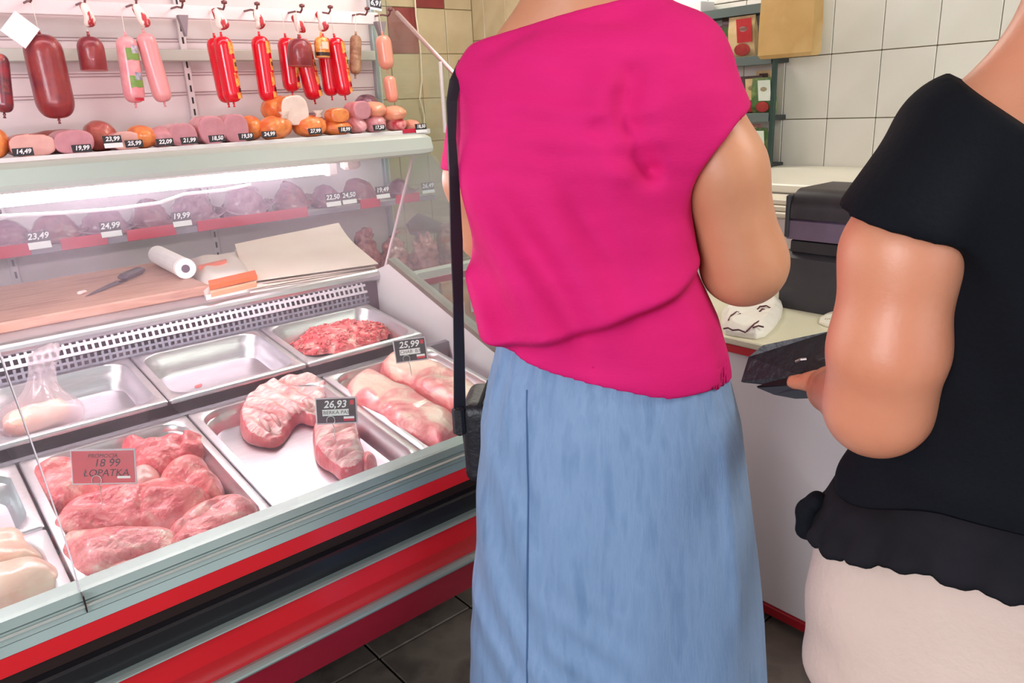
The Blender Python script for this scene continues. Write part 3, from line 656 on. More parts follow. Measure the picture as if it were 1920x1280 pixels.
# ------------------------------------------------------------------ refrigerated wall cabinet behind the counter
YB, YH, YF, YT = 3.80, 3.50, 3.30, 3.10       # back panel, hanging rail, shelf fronts, bottom tub front
CL, CR = -0.75, 2.29
cab = thing('refrigerated_wall_cabinet', 'tall open refrigerated cabinet with hanging sausages and two shelves', 'refrigerator', (0, 0, 0))
PNL = mat('pale_pink_white_panel', 'ece2e2', 'e6d8d9', scale=3, rough=.45)
PNLG = mat('pale_grey_shelf', 'd5d8d8', 'cfd4d4', scale=3, rough=.4)
zs1 = float(at_y(777, 243, YF)[2]); zs2 = float(at_y(673, 383, YF)[2]); zs3 = float(at_y(850, 497, YT)[2])
zr = float(at_y(345, 22, YH+.16)[2])
MB().box((CL, YB, .10), (CR, YB+.06, 2.15), .004).build('back_panel', PNL, cab)
for z in (1.700, 1.655, 1.556, 1.470):
    for i in range(2): MB().box((CL, YB-.003, z+.012*i), (CR, YB+.001, z+.012*i+.003)).build('panel_rib', mat('panel_seam', 'a98a8e', rough=.6), cab)
UPR = mat('slotted_upright', 'e8e0e0', rough=.4)
SLOT = mat('slot_dark', '3a3236', rough=.8)
for px, py, w in ((355, 150, .030), (708, 120, .030), (-60, 150, .03)):
    x = float(at_y(px, py, YB-.02)[0])
    u = MB().box((x-w/2, YB-.022, .30), (x+w/2, YB-.004, 2.10), .002).build('upright', UPR, cab)
    for k in range(26):
        MB().box((x-.004, YB-.0232, 1.90-.052*k), (x+.004, YB-.0215, 1.928-.052*k)).build('slot', SLOT, u)
# hanging rail with hooks and triangular brackets
MB().box((CL, YH+.13, zr-.032), (CR-.05, YH+.15, zr+.025), .003).build('hanging_rail', PNL, cab)
MB().box((CL, YB-.06, 1.615), (CR-.02, YB-.03, 1.665), .004).build('rear_rail', mat('pale_green_rail', 'cdd3c8', rough=.5), cab)
HOOK = mat('dark_hook', '7a4a48', rough=.4, metal=.3)
for px in (48, 145, 238, 322, 398, 458, 540, 592, 660, 702):
    x = float(at_y(px, 18, YH+.13)[0])
    MB().tube([(x, YH+.135, zr+.008), (x, YH+.06, zr+.006), (x, YH+.005, zr-.004), (x, YH-.012, zr+.006), (x, YH-.016, zr+.022)], .0045, 8).build('hook', HOOK, cab)
    MB().rev([(.002, 0), (.012, .002), (.013, .012), (.004, .016)], 10, (x, YH-.016, zr+.014)).build('hook_knob', HOOK, cab, smooth=True)
BRK = mat('grey_bracket', '8f8288', rough=.5)
for px, w in ((344, .042), (714, .060)):
    x = float(at_y(px, 30, YH+.1)[0]); zb = zr-.02
    MB().loft([[(x-w/2, YH+.10, zb), (x+w/2, YH+.10, zb), (x+.002, YH+.10, zb-.085), (x-.002, YH+.10, zb-.085)],
               [(x-w/2, YH+.13, zb), (x+w/2, YH+.13, zb), (x+.002, YH+.13, zb-.085), (x-.002, YH+.13, zb-.085)]]).build('bracket', BRK, cab)
# shelves
for k, z in ((1, zs1), (2, zs2)):
    s = MB().box((CL, YF, z-.022), (CR-.01, YB-.005, z-.006), .002).build('shelf', PNLG, cab)
    MB().box((CL, YF-.012, z-.024), (CR-.02, YF-.001, z+.000), .002).build('price_rail', mat('price_rail_white', 'f0efed', rough=.35) if k == 1 else mat('price_rail_grey', '8d8590', rough=.5), s)
RSTR = mat('red_price_insert', 'd22a48', 'c8243f', scale=9, rough=.5)
for a, b in ((-45, 40), (100, 190), (228, 322), (364, 575), (675, 712), (742, 786)):
    x0, x1 = float(at_y(a, 400, YF)[0]), float(at_y(b, 400, YF)[0])
    MB().box((x0, YF-.017, zs2-.022), (x1, YF-.0125, zs2+.022), .001).build('red_insert', RSTR, cab)
x0, x1 = float(at_y(752, 245, YF)[0]), float(at_y(778, 245, YF)[0])
MB().box((x0, YF-.017, zs1-.014), (x1, YF-.0125, zs1+.006), .001).build('red_insert', RSTR, cab)
# bottom tub with red stripe
MB().prism([(YT, .10), (YT-.02, zs3), (YT+.03, zs3+.004), (YT+.05, zs3-.09), (YB-.01, zs3-.09), (YB-.01, .10)], 0, CL, CR+.12).build('bottom_tub', mat('tub_white', 'e4e2dc', rough=.4), cab)
MB().prism([(YT-.0215, zs3-.068), (YT-.0235, zs3-.036), (YT-.0165, zs3-.036), (YT-.0145, zs3-.068)], 0, CL, CR+.12).build('tub_stripe', RSTR, cab)
MB().box((CL, YT+.05, .0), (CR, YB, .10)).build('plinth', mat('plinth_dark', '3a3638', rough=.7), cab)
MB().box((CL-.03, YT-.0, .0), (CL, YB+.06, 2.15)).build('side_panel', PNL, cab)
# right end: post, sloping tube, front rod and a glass side sheet
PST = mat('blue_grey_post', 'b3c0c2', rough=.35, metal=.3)
p, q = at_x(742, -30, CR), at_x(760, 235, CR)
yp = float(p[1]); MB().box((CR-.012, YB-.03, .3), (CR+.016, YB+.01, 2.15), .004).build('end_post', PST, cab)
TUBM = mat('pinkish_steel_tube', 'c3aaa8', rough=.3, metal=.5)
a, b = at_x(752, 32, CR), at_x(858, 145, CR); d = b-a
MB().tube([a-d*.08, a+d*1.25], .011, 10).build('sloping_tube', TUBM, cab)
a, b = at_x(824, 128, CR-.02), at_x(838, 262, CR-.02); xy = (a+b)/2
MB().tube([(xy[0], xy[1], zs1-.02), (xy[0], xy[1], float(a[2])+.03)], .009, 10).build('front_rod', mat('white_rod', 'e3dcda', rough=.3), cab)
zt_ = lambda y: float(np.interp(y, sorted((float(a[1]) if False else v[1]) for v in (at_x(752, 32, CR), at_x(858, 145, CR))), [v[2] for v in sorted((at_x(752, 32, CR), at_x(858, 145, CR)), key=lambda v: v[1])]))
y0, y1 = YT+.02, YB-.03
zz0 = at_x(858, 145, CR); zz1 = at_x(752, 32, CR); sl_ = (zz1[2]-zz0[2])/(zz1[1]-zz0[1]); zl = lambda y: zz0[2]+sl_*(y-zz0[1])
MB().prism([(y0, zs3), (y0, zl(y0)), (y1, zl(y1)), (y1, zs3)], 0, CR-.003, CR+.003).build('side_glass', glass_mat('cabinet_side_glass', dust_haze=.07, dcol='fff4e6'), cab)
MB().tube([at_y(px, py, YW-.03) for px, py in ((776, -40), (780, 30), (788, 90), (791, 150), (787, 185), (795, 215), (797, 250))], .0045, 6).build('hanging_cable', mat('cream_cable', 'e9dcc0', rough=.5), cab)
# cabinet lamp above the hanging rail
MB().box((CL, 3.16, 1.965), (CR-.05, 3.30, 2.0), .006).build('lamp_canopy', PNL, cab)
MB().tube([(-.5, 3.25, 1.945), (2.1, 3.25, 1.945)], .015, 10).build('cabinet_tube', mat('cabinet_fluorescent', 'ffffff', emit='ffdfe4', estr=9.5), cab)
for x in (CL+.01, CR-.06): MB().box((x, 3.20, 1.98), (x+.03, YB, 2.0)).build('canopy_arm', PNL, cab)

# ------------------------------------------------------------------ hanging sausages
SAL = mat('brown_salami_casing', '8c3238', '9c3c3c', '7a2c3a', scale=9, rough=.32, coat=.3, bump=.15, bscale=60)
PNK = mat('pink_sausage_casing', 'eba6a6', 'e79a9c', scale=5, rough=.3, coat=.35)
PEA = mat('peach_sausage_casing', 'eda48c', 'e89a84', scale=5, rough=.3, coat=.35)
REDC = mat('glossy_red_casing', 'e3082a', 'da0626', scale=5, rough=.2, coat=.6)
ORG = mat('orange_print_film', 'f08a3a', 'f6bd62', 'e2552a', scale=26, rough=.3, coat=.3, lo=.38, hi=.62)
DRK = mat('dark_print', '3c2620', rough=.4)
DRY = mat('dry_sausage_skin', 'b99272', 'a57a5e', '8a6248', scale=24, rough=.6, bump=.8, bscale=40)
CUTP = mat('sausage_cut_pink', 'd98f8c', 'dd9a94', scale=40, rough=.5)
CUTB = mat('salami_cut_face', 'd0807a', 'c26e6a', scale=40, rough=.5)
STRG = mat('string', 'e8ddd2', rough=.8)
TUFT = mat('red_white_wrapper', 'f3e9dc', 'b8323a', scale=45, rough=.5, lo=.52, hi=.58, stretch=(1, 1, .35))
def sausage(label, px0, py0, px1, py1, wpx, m, cutbottom=None, kind='sausage', prints=None, tuft=True, Y=None, group='hanging sausages', knot=True, hookz=None, sq=3):
    Y = YH if Y is None else Y
    a, b = at_y(px0, py0, Y), at_y(px1, py1, Y); L = float(a[2]-b[2]); x = float((a[0]+b[0])/2)
    dep = float((a-CAM)@_f); r = wpx/2*dep/F*1.02; tilt = math.atan2(float(b[0]-a[0]), L)
    t = thing('hanging_sausage', label, kind, (float(a[0]), Y, float(a[2])), (0, -tilt, 0), group)
    n = 10; prof = []
    for k in range(n+1):
        s = k/n*math.pi/2; prof.append((r*max(.12, math.sin(s)**(2/ sq*1.0)), -r*1.0*(1-math.cos(s)**(1.0))))
    low = []
    if cutbottom: low = [(r, -L+.001), (r*.985, -L)]
    else:
        for k in range(n+1):
            s = k/n*math.pi/2; low.append((r*max(.12, math.cos(s)**(2/sq)), -L+r*1.0*(1-math.sin(s))))
    MB().rev(list(reversed(prof+low)), 22).build('casing', m, t, smooth=True)
    if cutbottom: MB().rev([(r*.97, -L-.0015), (r*.97, -L+.001)], 22).build('cut_face', cutbottom, t)
    if knot:
        MB().rev([(.004, 0), (.007, .006), (.004, .011), (.006, .018)], 8, (0, 0, -.001)).build('tied_end', m, t, smooth=True)
        if not cutbottom: MB().rev([(.006, -.020), (.003, -.012), (.006, -.006), (.003, 0)], 8, (0, 0, -L)).build('tied_end', m, t, smooth=True)
        MB().tube([(0, 0, .012), (math.tan(tilt)*0-.002, 0, max(.03, zr-float(a[2])-.0))], .0016, 5).build('string_loop', STRG, t)
    if prints:
        for (zf, th0, th1, hh, pm) in prints:
            mb = MB(); th = np.linspace(math.radians(th0), math.radians(th1), 12); rr = r+.0012
            zc = -L*zf; rows = np.linspace(zc+hh/2, zc-hh/2, 8); v = []; f = []
            for i, zc_ in enumerate(rows):
                for j, q in enumerate(th):
                    e = .18*(math.sin(9*q+3*i)+math.sin(5*i+j))*hh*.12 if i in (0, 7) else 0
                    v.append((rr*math.sin(q), -rr*math.cos(q), zc_+e))
            for i in range(7):
                for j in range(11): f.append((i*12+j, (i+1)*12+j, (i+1)*12+j+1, i*12+j+1))
            mb.add(v, f).build('printed_label', pm, t, smooth=True)
    if tuft:
        zk = max(.035, zr-float(a[2])-.01)
        def fnt(X, Y_, Z):
            q = cap(X, Y_, Z, (0, 0, zk-.005), (.012, -.006, zk-.055), .016, .023)
            return q+.009*wob(X, Y_, Z, 130, int(px0))
        V, Q = surfnet(fnt, (-.045, -.045, zk-.10), (.06, .045, zk+.035), .0036); link('wrapper_tuft', vec_mesh(V, Q), TUFT, t)
    return t
sausage('dark red sausage in film cut off by the left frame edge', -4, 100, 8, 212, 34, mat('wrapped_dark_sausage', 'a03440', '6a3a44', 'c25a52', scale=16, rough=.25, coat=.5), None, tuft=False)
sausage('thick long brown salami hanging beside the white card', 74, 64, 110, 222, 66, SAL, None, tuft=False)
sausage('short brown salami cut straight across at the bottom', 166, 68, 177, 132, 46, SAL, CUTB)
GRN = mat('green_label', '8aa854', '6f9646', scale=30, rough=.4); WLB = mat('white_grey_label', 'd8d2dc', '8a86a0', scale=50, rough=.4)
t_ = sausage('pink sausage printed with green and white labels', 235, 68, 254, 193, 37, mat('pink_marbled_casing', 'e88f98', 'f1b0b0', scale=18, rough=.3, coat=.35), None, tuft=False,
        prints=((.27, -25, 55, .045, GRN), (.20, 5, 50, .030, WLB), (.68, -25, 55, .045, GRN), (.60, 5, 50, .030, WLB), (.95, -15, 40, .012, mat('red_mark', 'c4243c', rough=.4))))
sausage('plain pale pink sausage touching the printed one', 270, 62, 308, 192, 34, PNK, None)
def redprints(s=0):
    return ((.18+s, 8, 70, .050, ORG), (.44+s, 24, 80, .050, ORG), (.43+s, 30, 62, .018, DRK), (.66+s, 14, 80, .055, ORG), (.82+s, 32, 66, .018, DRK), (.90+s*.3, 12, 70, .026, ORG))
G3 = 'red sausages with orange print'
sausage('red sausage with orange print, behind the first in its pair', 402, 70, 428, 193, 33, REDC, None, prints=redprints(), tuft=False, Y=YH+.05, group=G3)
sausage('red sausage with orange print, leftmost of the row', 415, 68, 438, 192, 34, REDC, None, prints=redprints(), group=G3)
sausage('red sausage with orange print hanging alone, second from the left', 486, 67, 504, 190, 33, REDC, None, prints=redprints(), group=G3)
sausage('red sausage half hidden behind the cut brown salami', 535, 70, 548, 172, 32, REDC, None, prints=redprints(-.05), tuft=False, Y=YH+.06, group=G3)
sausage('red sausage hanging just behind and below the cut brown salami', 563, 72, 590, 188, 33, REDC, None, prints=redprints(), Y=YH+.05, group=G3)
sausage('wide cut brown salami with flat pink underside among red sausages', 560, 72, 564, 124, 45, SAL, CUTB, tuft=False, Y=YH-.05)
sausage('red sausage behind the rightmost red sausage', 606, 70, 622, 180, 29, REDC, None, prints=redprints(-.02), tuft=False, Y=YH+.05, group=G3)
sausage('short orange printed sausage with dark lower band', 602, 68, 605, 108, 27, ORG, CUTP, tuft=True, Y=YH-.03, prints=((.85, -80, 80, .016, DRK), (.45, -25, 30, .03, mat('pale_label', 'f6d8c4', rough=.4))))
sausage('red sausage with orange print, rightmost of the row', 627, 70, 647, 180, 32, REDC, None, prints=redprints(), tuft=False, group=G3)
sausage('thin dry wrinkled brown sausage beside the red ones', 667, 66, 666, 140, 21, DRY, None, tuft=False)
sausage('pale peach sausage, upper of two linked by the end post', 717, 66, 726, 130, 29, PEA, None, tuft=False)
sausage('pale peach sausage, lower of two linked by the end post', 729, 142, 737, 192, 24, PEA, None, tuft=False, knot=False)
# white diamond card and dark tag at the rail
c = at_y(38, 56, YH-.06); o = MB().box((-.046, 0, -.046), (.046, .003, .046), .001).build('white_card', WCARD, None, c, (0, math.radians(42), 0)); tag(o, 'blank white square card turned on its corner by the salami', 'card')
def small_tag(label, px, py, Y, txt, w=.074, h=.030, strip_h=.018, lean=0.0, group='handwritten shelf price tags'):
    c = at_y(px, py, Y); t = thing('price_tag', label, 'price tag', c, (math.radians(-12), lean, 0), group)
    MB().box((-w/2, 0, -.002), (w/2, .002, h), .0006).build('card', BLACKCARD, t)
    text(txt, h*.86, CHALK, t, (0, -.0012, h*.5), shear=.25, bold=.0007)
    if strip_h: MB().box((-w*.5, -.001, -.002-strip_h), (w*.5, .002, -.0022), .0005).build('white_strip', WCARD, t)
    return t
small_tag('black price tag hanging at the cabinet top by the bracket', 705, 14, YH-.05, '6,91', .062, .040, .012, .12)
for lab, px, py, tx, st in (('leftmost white handwritten tag on the upper shelf', 45, 292, '14,49', 0), ('handwritten tag below the dusty pink ham', 155, 285, '19,99', 0), ('handwritten tag with white strip left of centre upper shelf', 212, 268, '23,99', .018),
        ('handwritten tag beside the white strip tag', 253, 276, '25,99', 0), ('handwritten tag under the orange ham lump', 311, 273, '22,09', 0), ('handwritten tag below the bracket upright', 356, 270, '21,99', 0),
        ('handwritten tag under the first flat pink ham', 408, 266, '18,50', 0), ('handwritten tag under the second flat pink ham', 463, 262, '19,59', 0), ('handwritten tag left of the orange net ham', 506, 258, '24,99', 0),
        ('handwritten tag under the large pale cut disc', 592, 252, '27,99', 0), ('handwritten tag under the stacked orange pieces', 648, 249, '18,99', 0), ('handwritten tag under the pink wrapped lumps', 712, 245, '17,50', 0),
        ('last handwritten tag with white strip at the shelf end', 790, 243, '18,50', .016)):
    small_tag(lab, px, py-1, YF-.022, tx, .066, .026, st)
for lab, px, py, tx, st in (('tag 23,49 on the lower shelf at far left behind glass', 73, 452, '23,49', .026), ('tag 24,99 on the lower shelf behind glass', 208, 432, '24,99', .022), ('tag 19,99 on the lower shelf right of the lamp cable', 341, 413, '19,99', .022),
        ('tag 22,50 on the lower shelf near the lamp end', 625, 377, '22,50', .022), ('tag 24,50 right beside the 22,50 tag', 655, 373, '24,50', .020), ('tag 19,49 on the lower shelf by the glass edge', 718, 363, '19,49', .020), ('tag 26,49 at the end of the lower shelf', 803, 355, '26,49', .016)):
    small_tag(lab, px, py, YF-.022, tx, .074, .036, st)
# ------------------------------------------------------------------ hams and cold cuts on the shelf
def ham(label, px, pyb, wpx, hpx, kind, col, face=None, Y=None, zb=None, group='cold cuts on the upper shelf', depth=.16, seed=1, name='ham', cat='ham', wrap=False):
    """a cold cut seen from the front: px centre, wpx/hpx its size in the picture"""
    Y = YF+.05 if Y is None else Y
    c = at_y(px, pyb, Y); dep = float((c-CAM)@_f); s = dep/F; w = wpx*s*1.08; h = hpx*s
    zb = zs1-.0055 if zb is None else zb
    t = thing(name, label, cat, (float(c[0]), Y, zb), (0, 0, 0), group)
    rx, rz = w/2, h/2
    if kind == 'cut':
        def fn(x, y, z):
            p_ = ((np.abs(x)/rx)**2.6+(np.abs(z-rz)/rz)**2.6)**(1/2.6)
            f = (p_-1)*min(rx, rz); f = smax(f, y-depth, .02); f = smax(f, -y, .004); return smax(f+.0022*wob(x, y, z, 70, seed), -z, .002)
        V, Q = surfnet(fn, (-rx-.006, -.006, -.004), (rx+.006, depth+.006, h+.006), .0058); V = relax(V, Q, 1)
        cy = V[Q].mean(1)[:, 1]; mi = (cy < .004).astype(int); link('ham_body', vec_mesh(V, Q, mi), [col, face or CUTP], t)
    elif kind == 'pack':       # meat in loose film: a domed middle with flat flared seal edges
        def fn(x, y, z):
            f = ell(x, y-depth*.45, z, (0, 0, 0), (rx*.92, depth*.5, h*.98))+min(rx, rz)*(.14*wob(x, y, z, 40, seed)+.10*wob(x, y, z, 100, seed+2)+.05*wob(x, y, z, 220, seed+5))
            zz2 = z-.012-.030*(np.abs(x)/rx)**2*(1+.4*math.sin(seed)); fin = np.maximum(np.maximum(np.abs(x)-rx*1.15, np.abs(y-depth*.4)-depth*.42), np.abs(zz2+.006*wob(x, y, z, 90, seed))-.004)
            return smax(smin(f, fin, .02), -z, .004)
        V, Q = surfnet(fn, (-rx*1.25, -depth*.2, -.004), (rx*1.25, depth*1.1, h*1.3), .0055); V = relax(V, Q, 1); link('film_pack', vec_mesh(V, Q), col, t)
    else:
        def fn(x, y, z):
            f = ell(x, y-depth*.45, z-rz, (0, 0, 0), (rx, depth*.5, rz*1.05)); f = f+min(rx, rz)*(.16*wob(x, y, z, 42, seed)+.07*wob(x, y, z, 120, seed+2)); return smax(f, -z, .004)
        V, Q = surfnet(fn, (-rx*1.2, -depth*.2, -.004), (rx*1.2, depth*1.1, h*1.25), .0058); V = relax(V, Q, 1); link('ham_body', vec_mesh(V, Q), col, t)
    if wrap:
        MB().rev([(.004, 0), (.018, .006), (.010, .018), (.026, .034)], 9, (rx*.4, depth*.2, h*.86)).build('wrapper_knot', mat('clear_wrap', 'f3d9c9', rough=.2, coat=.5), t, smooth=True)
    return t
HR = mat('ham_rind_brown', 'a8504a', 'c06a58', scale=14, rough=.35, coat=.3, bump=.3); HO = mat('ham_orange', 'e2703c', 'ee9450', 'd85a36', scale=14, rough=.28, coat=.4, bump=.2)
HP = mat('ham_pink_wrap', 'd98a92', 'e4a6a8', 'c8707e', scale=18, rough=.28, coat=.4, bump=.3); HD = mat('ham_dusty_pink', 'c8848c', 'd6989c', scale=14, rough=.4, coat=.2)
HF = mat('ham_face_pale', 'e8b5aa', 'e2a8a0', scale=25, rough=.5); HFD = mat('ham_face_dusty', 'cf909a', 'c6868f', scale=25, rough=.5); HW = mat('sausage_face_cream', 'ecd9cd', 'e6cfc4', scale=30, rough=.5)
HPU = mat('purple_film', '8a5068', 'a06a80', '6e3c54', scale=22, rough=.2, coat=.6, bump=.4); HRED = mat('red_label_peach', 'eda080', 'd8203c', scale=20, rough=.3, coat=.4, lo=.56, hi=.6)
ham('orange ham lump cut off at the left frame edge', 2, 292, 46, 62, 'lump', HO, seed=3)
ham('ham with a pale rectangular cut face at the left', 66, 290, 72, 42, 'cut', HR, HF, seed=4)
ham('long brown loaf lying behind the left cut hams', 120, 262, 110, 44, 'lump', HR, Y=YF+.26, seed=5)
ham('ham with a dusty pink round cut face', 145, 288, 62, 44, 'cut', HD, HFD, seed=6)
ham('shiny reddish brown smoked ham lump', 200, 276, 56, 54, 'lump', HR, Y=YF+.14, seed=7)
ham('small ham with a pale face behind the strip tag', 240, 277, 50, 34, 'cut', HP, HF, Y=YF+.06, seed=8)
ham('orange smoked ham lump right of the pale face', 279, 275, 46, 42, 'lump', HO, seed=9)
ham('brownish pink ham lump by the cabinet upright', 312, 272, 40, 38, 'lump', HD, seed=10)
ham('flat pink ham block below the upright', 348, 270, 46, 42, 'cut', HP, HFD, seed=11)
ham('first of two flat pink ham blocks side by side', 403, 266, 46, 52, 'cut', HP, HFD, seed=12)
ham('second of two flat pink ham blocks side by side', 447, 263, 44, 52, 'cut', HP, HFD, seed=13)
ham('orange skinned ham right of the flat pink blocks', 483, 260, 40, 46, 'lump', HO, Y=YF+.10, seed=14)
ham('large orange ham tied in film at the shelf front', 530, 258, 64, 42, 'lump', HO, seed=15, wrap=True)
ham('orange ham carrying the large pale cut disc', 534, 214, 56, 46, 'lump', HO, Y=YF+.14, zb=zs1+.07, seed=16)
ham('large round sausage end with cream cut disc', 557, 228, 50, 54, 'cut', HO, HW, Y=YF+.09, zb=zs1+.052, depth=.12, seed=17)
ham('orange ham in loose film right of the cut disc', 596, 252, 56, 40, 'lump', HO, seed=18, wrap=True)
ham('purple pink ham behind the orange hams', 600, 222, 44, 42, 'lump', HPU, Y=YF+.24, zb=zs1-.0055, seed=19)
ham('small orange half ham with flat top stacked on another', 640, 222, 36, 26, 'cut', HO, HO, Y=YF+.05, zb=zs1+.054, depth=.09, seed=20)
ham('orange ham under the flat topped half', 643, 249, 54, 28, 'lump', HO, seed=21)
ham('round pink sausage end facing the front', 682, 218, 34, 33, 'cut', HP, HFD, Y=YF+.05, zb=zs1+.062, depth=.12, seed=22)
ham('pink wrapped lump below the round pink end', 683, 246, 34, 32, 'lump', HP, seed=23)
ham('second pink wrapped lump beside it', 717, 244, 36, 34, 'lump', HP, seed=24)
ham('peach roll with red label above the pink lumps', 714, 217, 40, 30, 'lump', HRED, Y=YF+.06, zb=zs1+.060, seed=25)
ham('peach roll with red label near the end post', 754, 222, 38, 28, 'lump', HRED, Y=YF+.04, zb=zs1+.044, seed=26)
ham('red and white wrapped piece at the shelf end', 756, 243, 34, 24, 'lump', mat('red_white_pack', 'c8384c', 'f0b4b0', scale=26, rough=.3, coat=.3), seed=27)
ham('small peach piece beside the last tag', 782, 243, 24, 20, 'lump', PEA, seed=28)
ham('dark purple film pack standing behind the pink rolls', 698, 190, 46, 60, 'lump', HPU, Y=YF+.30, zb=zs1+.02, seed=29)
G5 = 'vacuum packs on the lower shelf'
VP1 = mat('vacuum_pack_dark', '6e3040', '8a4450', '54283a', scale=18, rough=.18, coat=.7, bump=.4); VP2 = mat('vacuum_pack_violet', '8a5a74', 'a8788c', scale=16, rough=.18, coat=.7, bump=.4)
for k, (px, w, h, m, lab) in enumerate(((10, 90, 54, VP2, 'violet vacuum pack at the far left of the lower shelf'), (105, 84, 60, VP1, 'dark red vacuum pack left on the lower shelf'), (200, 86, 56, VP2, 'violet vacuum pack above the 24,99 tag'), (290, 70, 62, VP1, 'dark vacuum pack under the lamp cable'),
        (375, 84, 66, VP2, 'violet vacuum pack in the lamp glare'), (470, 90, 60, VP2, 'wide violet vacuum pack below the tube'), (560, 70, 52, VP1, 'dark vacuum pack left of the 22,50 tag'), (625, 50, 44, VP2, 'small violet pack above the 22,50 tag'), (690, 66, 44, VP1, 'dark red vacuum pack with pointed ends near the glass edge'), (765, 50, 34, VP2, 'small pack at the end of the lower shelf'))):
    ham(lab, px, 400, w, h, 'pack', m, Y=YF+.07, zb=zs2-.0055, seed=40+k, group=G5, name='vacuum_pack', cat='vacuum pack')
G6 = 'meat packs in the bottom tub'
zb = zs3-.0895
PKR = mat('film_meat_pack', '9a4a52', 'b86a68', '7c3644', scale=22, rough=.12, coat=.9, bump=.8, bscale=50)
for k, (px, py, w, h, dy, lab) in enumerate(((20, 540, 90, 120, .30, 'dark pack in the tub at the far left'), (105, 535, 100, 130, .32, 'dark rounded pack in the tub behind the cutting board'), (200, 520, 80, 110, .34, 'low dark pack in the tub behind the knife'), (480, 480, 90, 96, .34, 'dark red pack behind the paper stack left'), (560, 470, 90, 100, .36, 'dark red pack behind the paper stack'), (640, 465, 80, 120, .30, 'tall dark red pack behind the lifted paper corner'),
        (700, 500, 70, 110, .22, 'red meat pack left of the glass edge'), (755, 500, 66, 96, .16, 'shiny film meat pack right of the glass edge'), (810, 492, 60, 92, .14, 'shiny film meat pack with bright glints'), (852, 484, 50, 90, .18, 'pink meat pack beside the arm'))):
    ham(lab, px, py, w, h, 'pack', PKR if k > 5 else VP1, Y=YT+dy, zb=zb, seed=60+k, group=G6, name='meat_pack', cat='meat pack', depth=.15)
# guessed stand-in for an unidentified dark shape behind the end glass
c = at_y(785, 470, YF+.22); t = thing('grey_shape', 'unidentified dark grey shape with a stem, added in the cabinet behind glass', 'unidentified shape', c)
GRS = mat('dark_grey_plastic', '5a4f54', '645a5e', scale=12, rough=.5)
MB().prism([(-.06, .155), (.02, .205), (.17, .130), (.13, .085), (.02, .075), (-.04, .095)], 1, -.012, .012).build('shape_head', GRS, t)
MB().box((-.012, -.01, -.09), (.014, .01, .09), .004).build('shape_stem', GRS, t)
# brown paper bag on the floor by the cabinet
KRB = mat('kraft_paper', 'b98e5c', 'a87c4c', 'c49c6c', scale=7, rough=.8, bump=.4, bscale=14)
def paper_bag(label, loc, w, d, h, rz, fold=.12):
    t = thing('paper_bag', label, 'paper bag', loc, (0, 0, rz)); mb = MB(); rings = []
    for z, sx, sy, sh in ((0, 1, 1, 0), (h*.02, 1.02, 1.03, 0), (h*.35, 1.0, 1.05, .004), (h*.65, .97, .92, -.006), (h*.88, .95, .55, .006), (h, .93, .20, .012)):
        W, D = w/2*sx, d/2*sy; rings.append([(-W, -D, z), (0, -D*1.02+sh, z), (W, -D, z), (W*.97, 0, z), (W, D, z), (0, D*1.0+sh, z), (-W, D, z), (-W*.97, 0, z)])
    mb.loft(rings).build('bag_body', KRB, t); return t
c = at_y(862, 560, 2.92); t = paper_bag('brown paper bag with white label standing beyond the counter end', (float(c[0]), 2.92, 0), .20, .14, float(at_y(862, 525, 2.92)[2]), -.3)
hb = float(at_y(862, 525, 2.92)[2]); MB().box((-.055, -.078, hb*.70), (-.005, -.072, hb*.84), .001).build('bag_label', WCARD, t); MB().box((.03, -.074, hb*.74), (.065, -.066, hb*.86), .001).build('bag_label', WCARD, t)
# ------------------------------------------------------------------ checkout counter and what stands on it
ZC = .775
CREAM = mat('cream_laminate', 'e6e2c8', 'e0dcc0', scale=3, rough=.35)
LAV = mat('pale_panel', 'dcd6d6', 'd8d1d2', scale=2, rough=.4)
t = thing('checkout_counter', 'white checkout counter with cream top and red edge strips', 'counter', (0, 0, 0))
MB().box((1.60, -.55, .055), (2.24, 1.36, .735), .003).build('counter_body', LAV, t)
MB().box((1.585, -.57, .757), (2.26, 1.38, ZC), .003).build('counter_top', CREAM, t)
MB().box((1.588, -.57, .735), (2.25, 1.38, .7568), .002).build('red_edge', mat('red_edge_strip', 'c01a2c', rough=.35), t)
MB().box((1.592, -.56, .030), (2.24, 1.37, .055), .001).build('red_base_strip', mat('dark_red_strip', '9c1420', rough=.4), t)
MB().box((1.63, -.52, .0), (2.22, 1.33, .030)).build('plinth', mat('plinth_grey', '8f8a84', rough=.6), t)
# cash register / receipt printer
BPL = mat('black_plastic', '241f26', '2b262d', scale=25, rough=.4); BPL2 = mat('violet_grey_plastic', '6a5a72', '71617a', scale=20, rough=.4); BPL3 = mat('charcoal_plastic', '34333a', '3a383f', scale=20, rough=.45)
px0 = at_z(1470, 577, ZC); x0 = float(px0[0])
t = thing('receipt_printer', 'black receipt printer with a violet grey band on the checkout counter', 'printer', (x0, 0, ZC))
ya, yb = .70, 1.115
MB().prism([(0, 0), (0, .145), (.02, .16), (.30, .16), (.30, 0)], 1, ya, yb).build('printer_base', BPL3, t)
MB().prism([(.012, .1605), (.012, .19), (.03, .195), (.28, .195), (.28, .1605)], 1, ya+.02, yb-.02).build('paper_slot', BPL, t)
MB().prism([(.002, .196), (.002, .246), (.01, .252), (.27, .252), (.27, .196)], 1, ya+.03, yb-.012).build('grey_band', BPL2, t)
auto_smooth(MB().prism([(.0, .2525), (.0, .275)]+[(.05-.05*math.cos(a), .275+.055*math.sin(a)) for a in np.linspace(.15, math.pi/2, 7)]+[(.22, .330), (.26, .30), (.26, .2525)], 1, ya+.03, yb-.02).build('printer_lid', BPL, t), 35)
MB().box((-.004, yb-.018, .2), (.20, yb-.006, .315), .003).build('side_lever', BPL3, t)
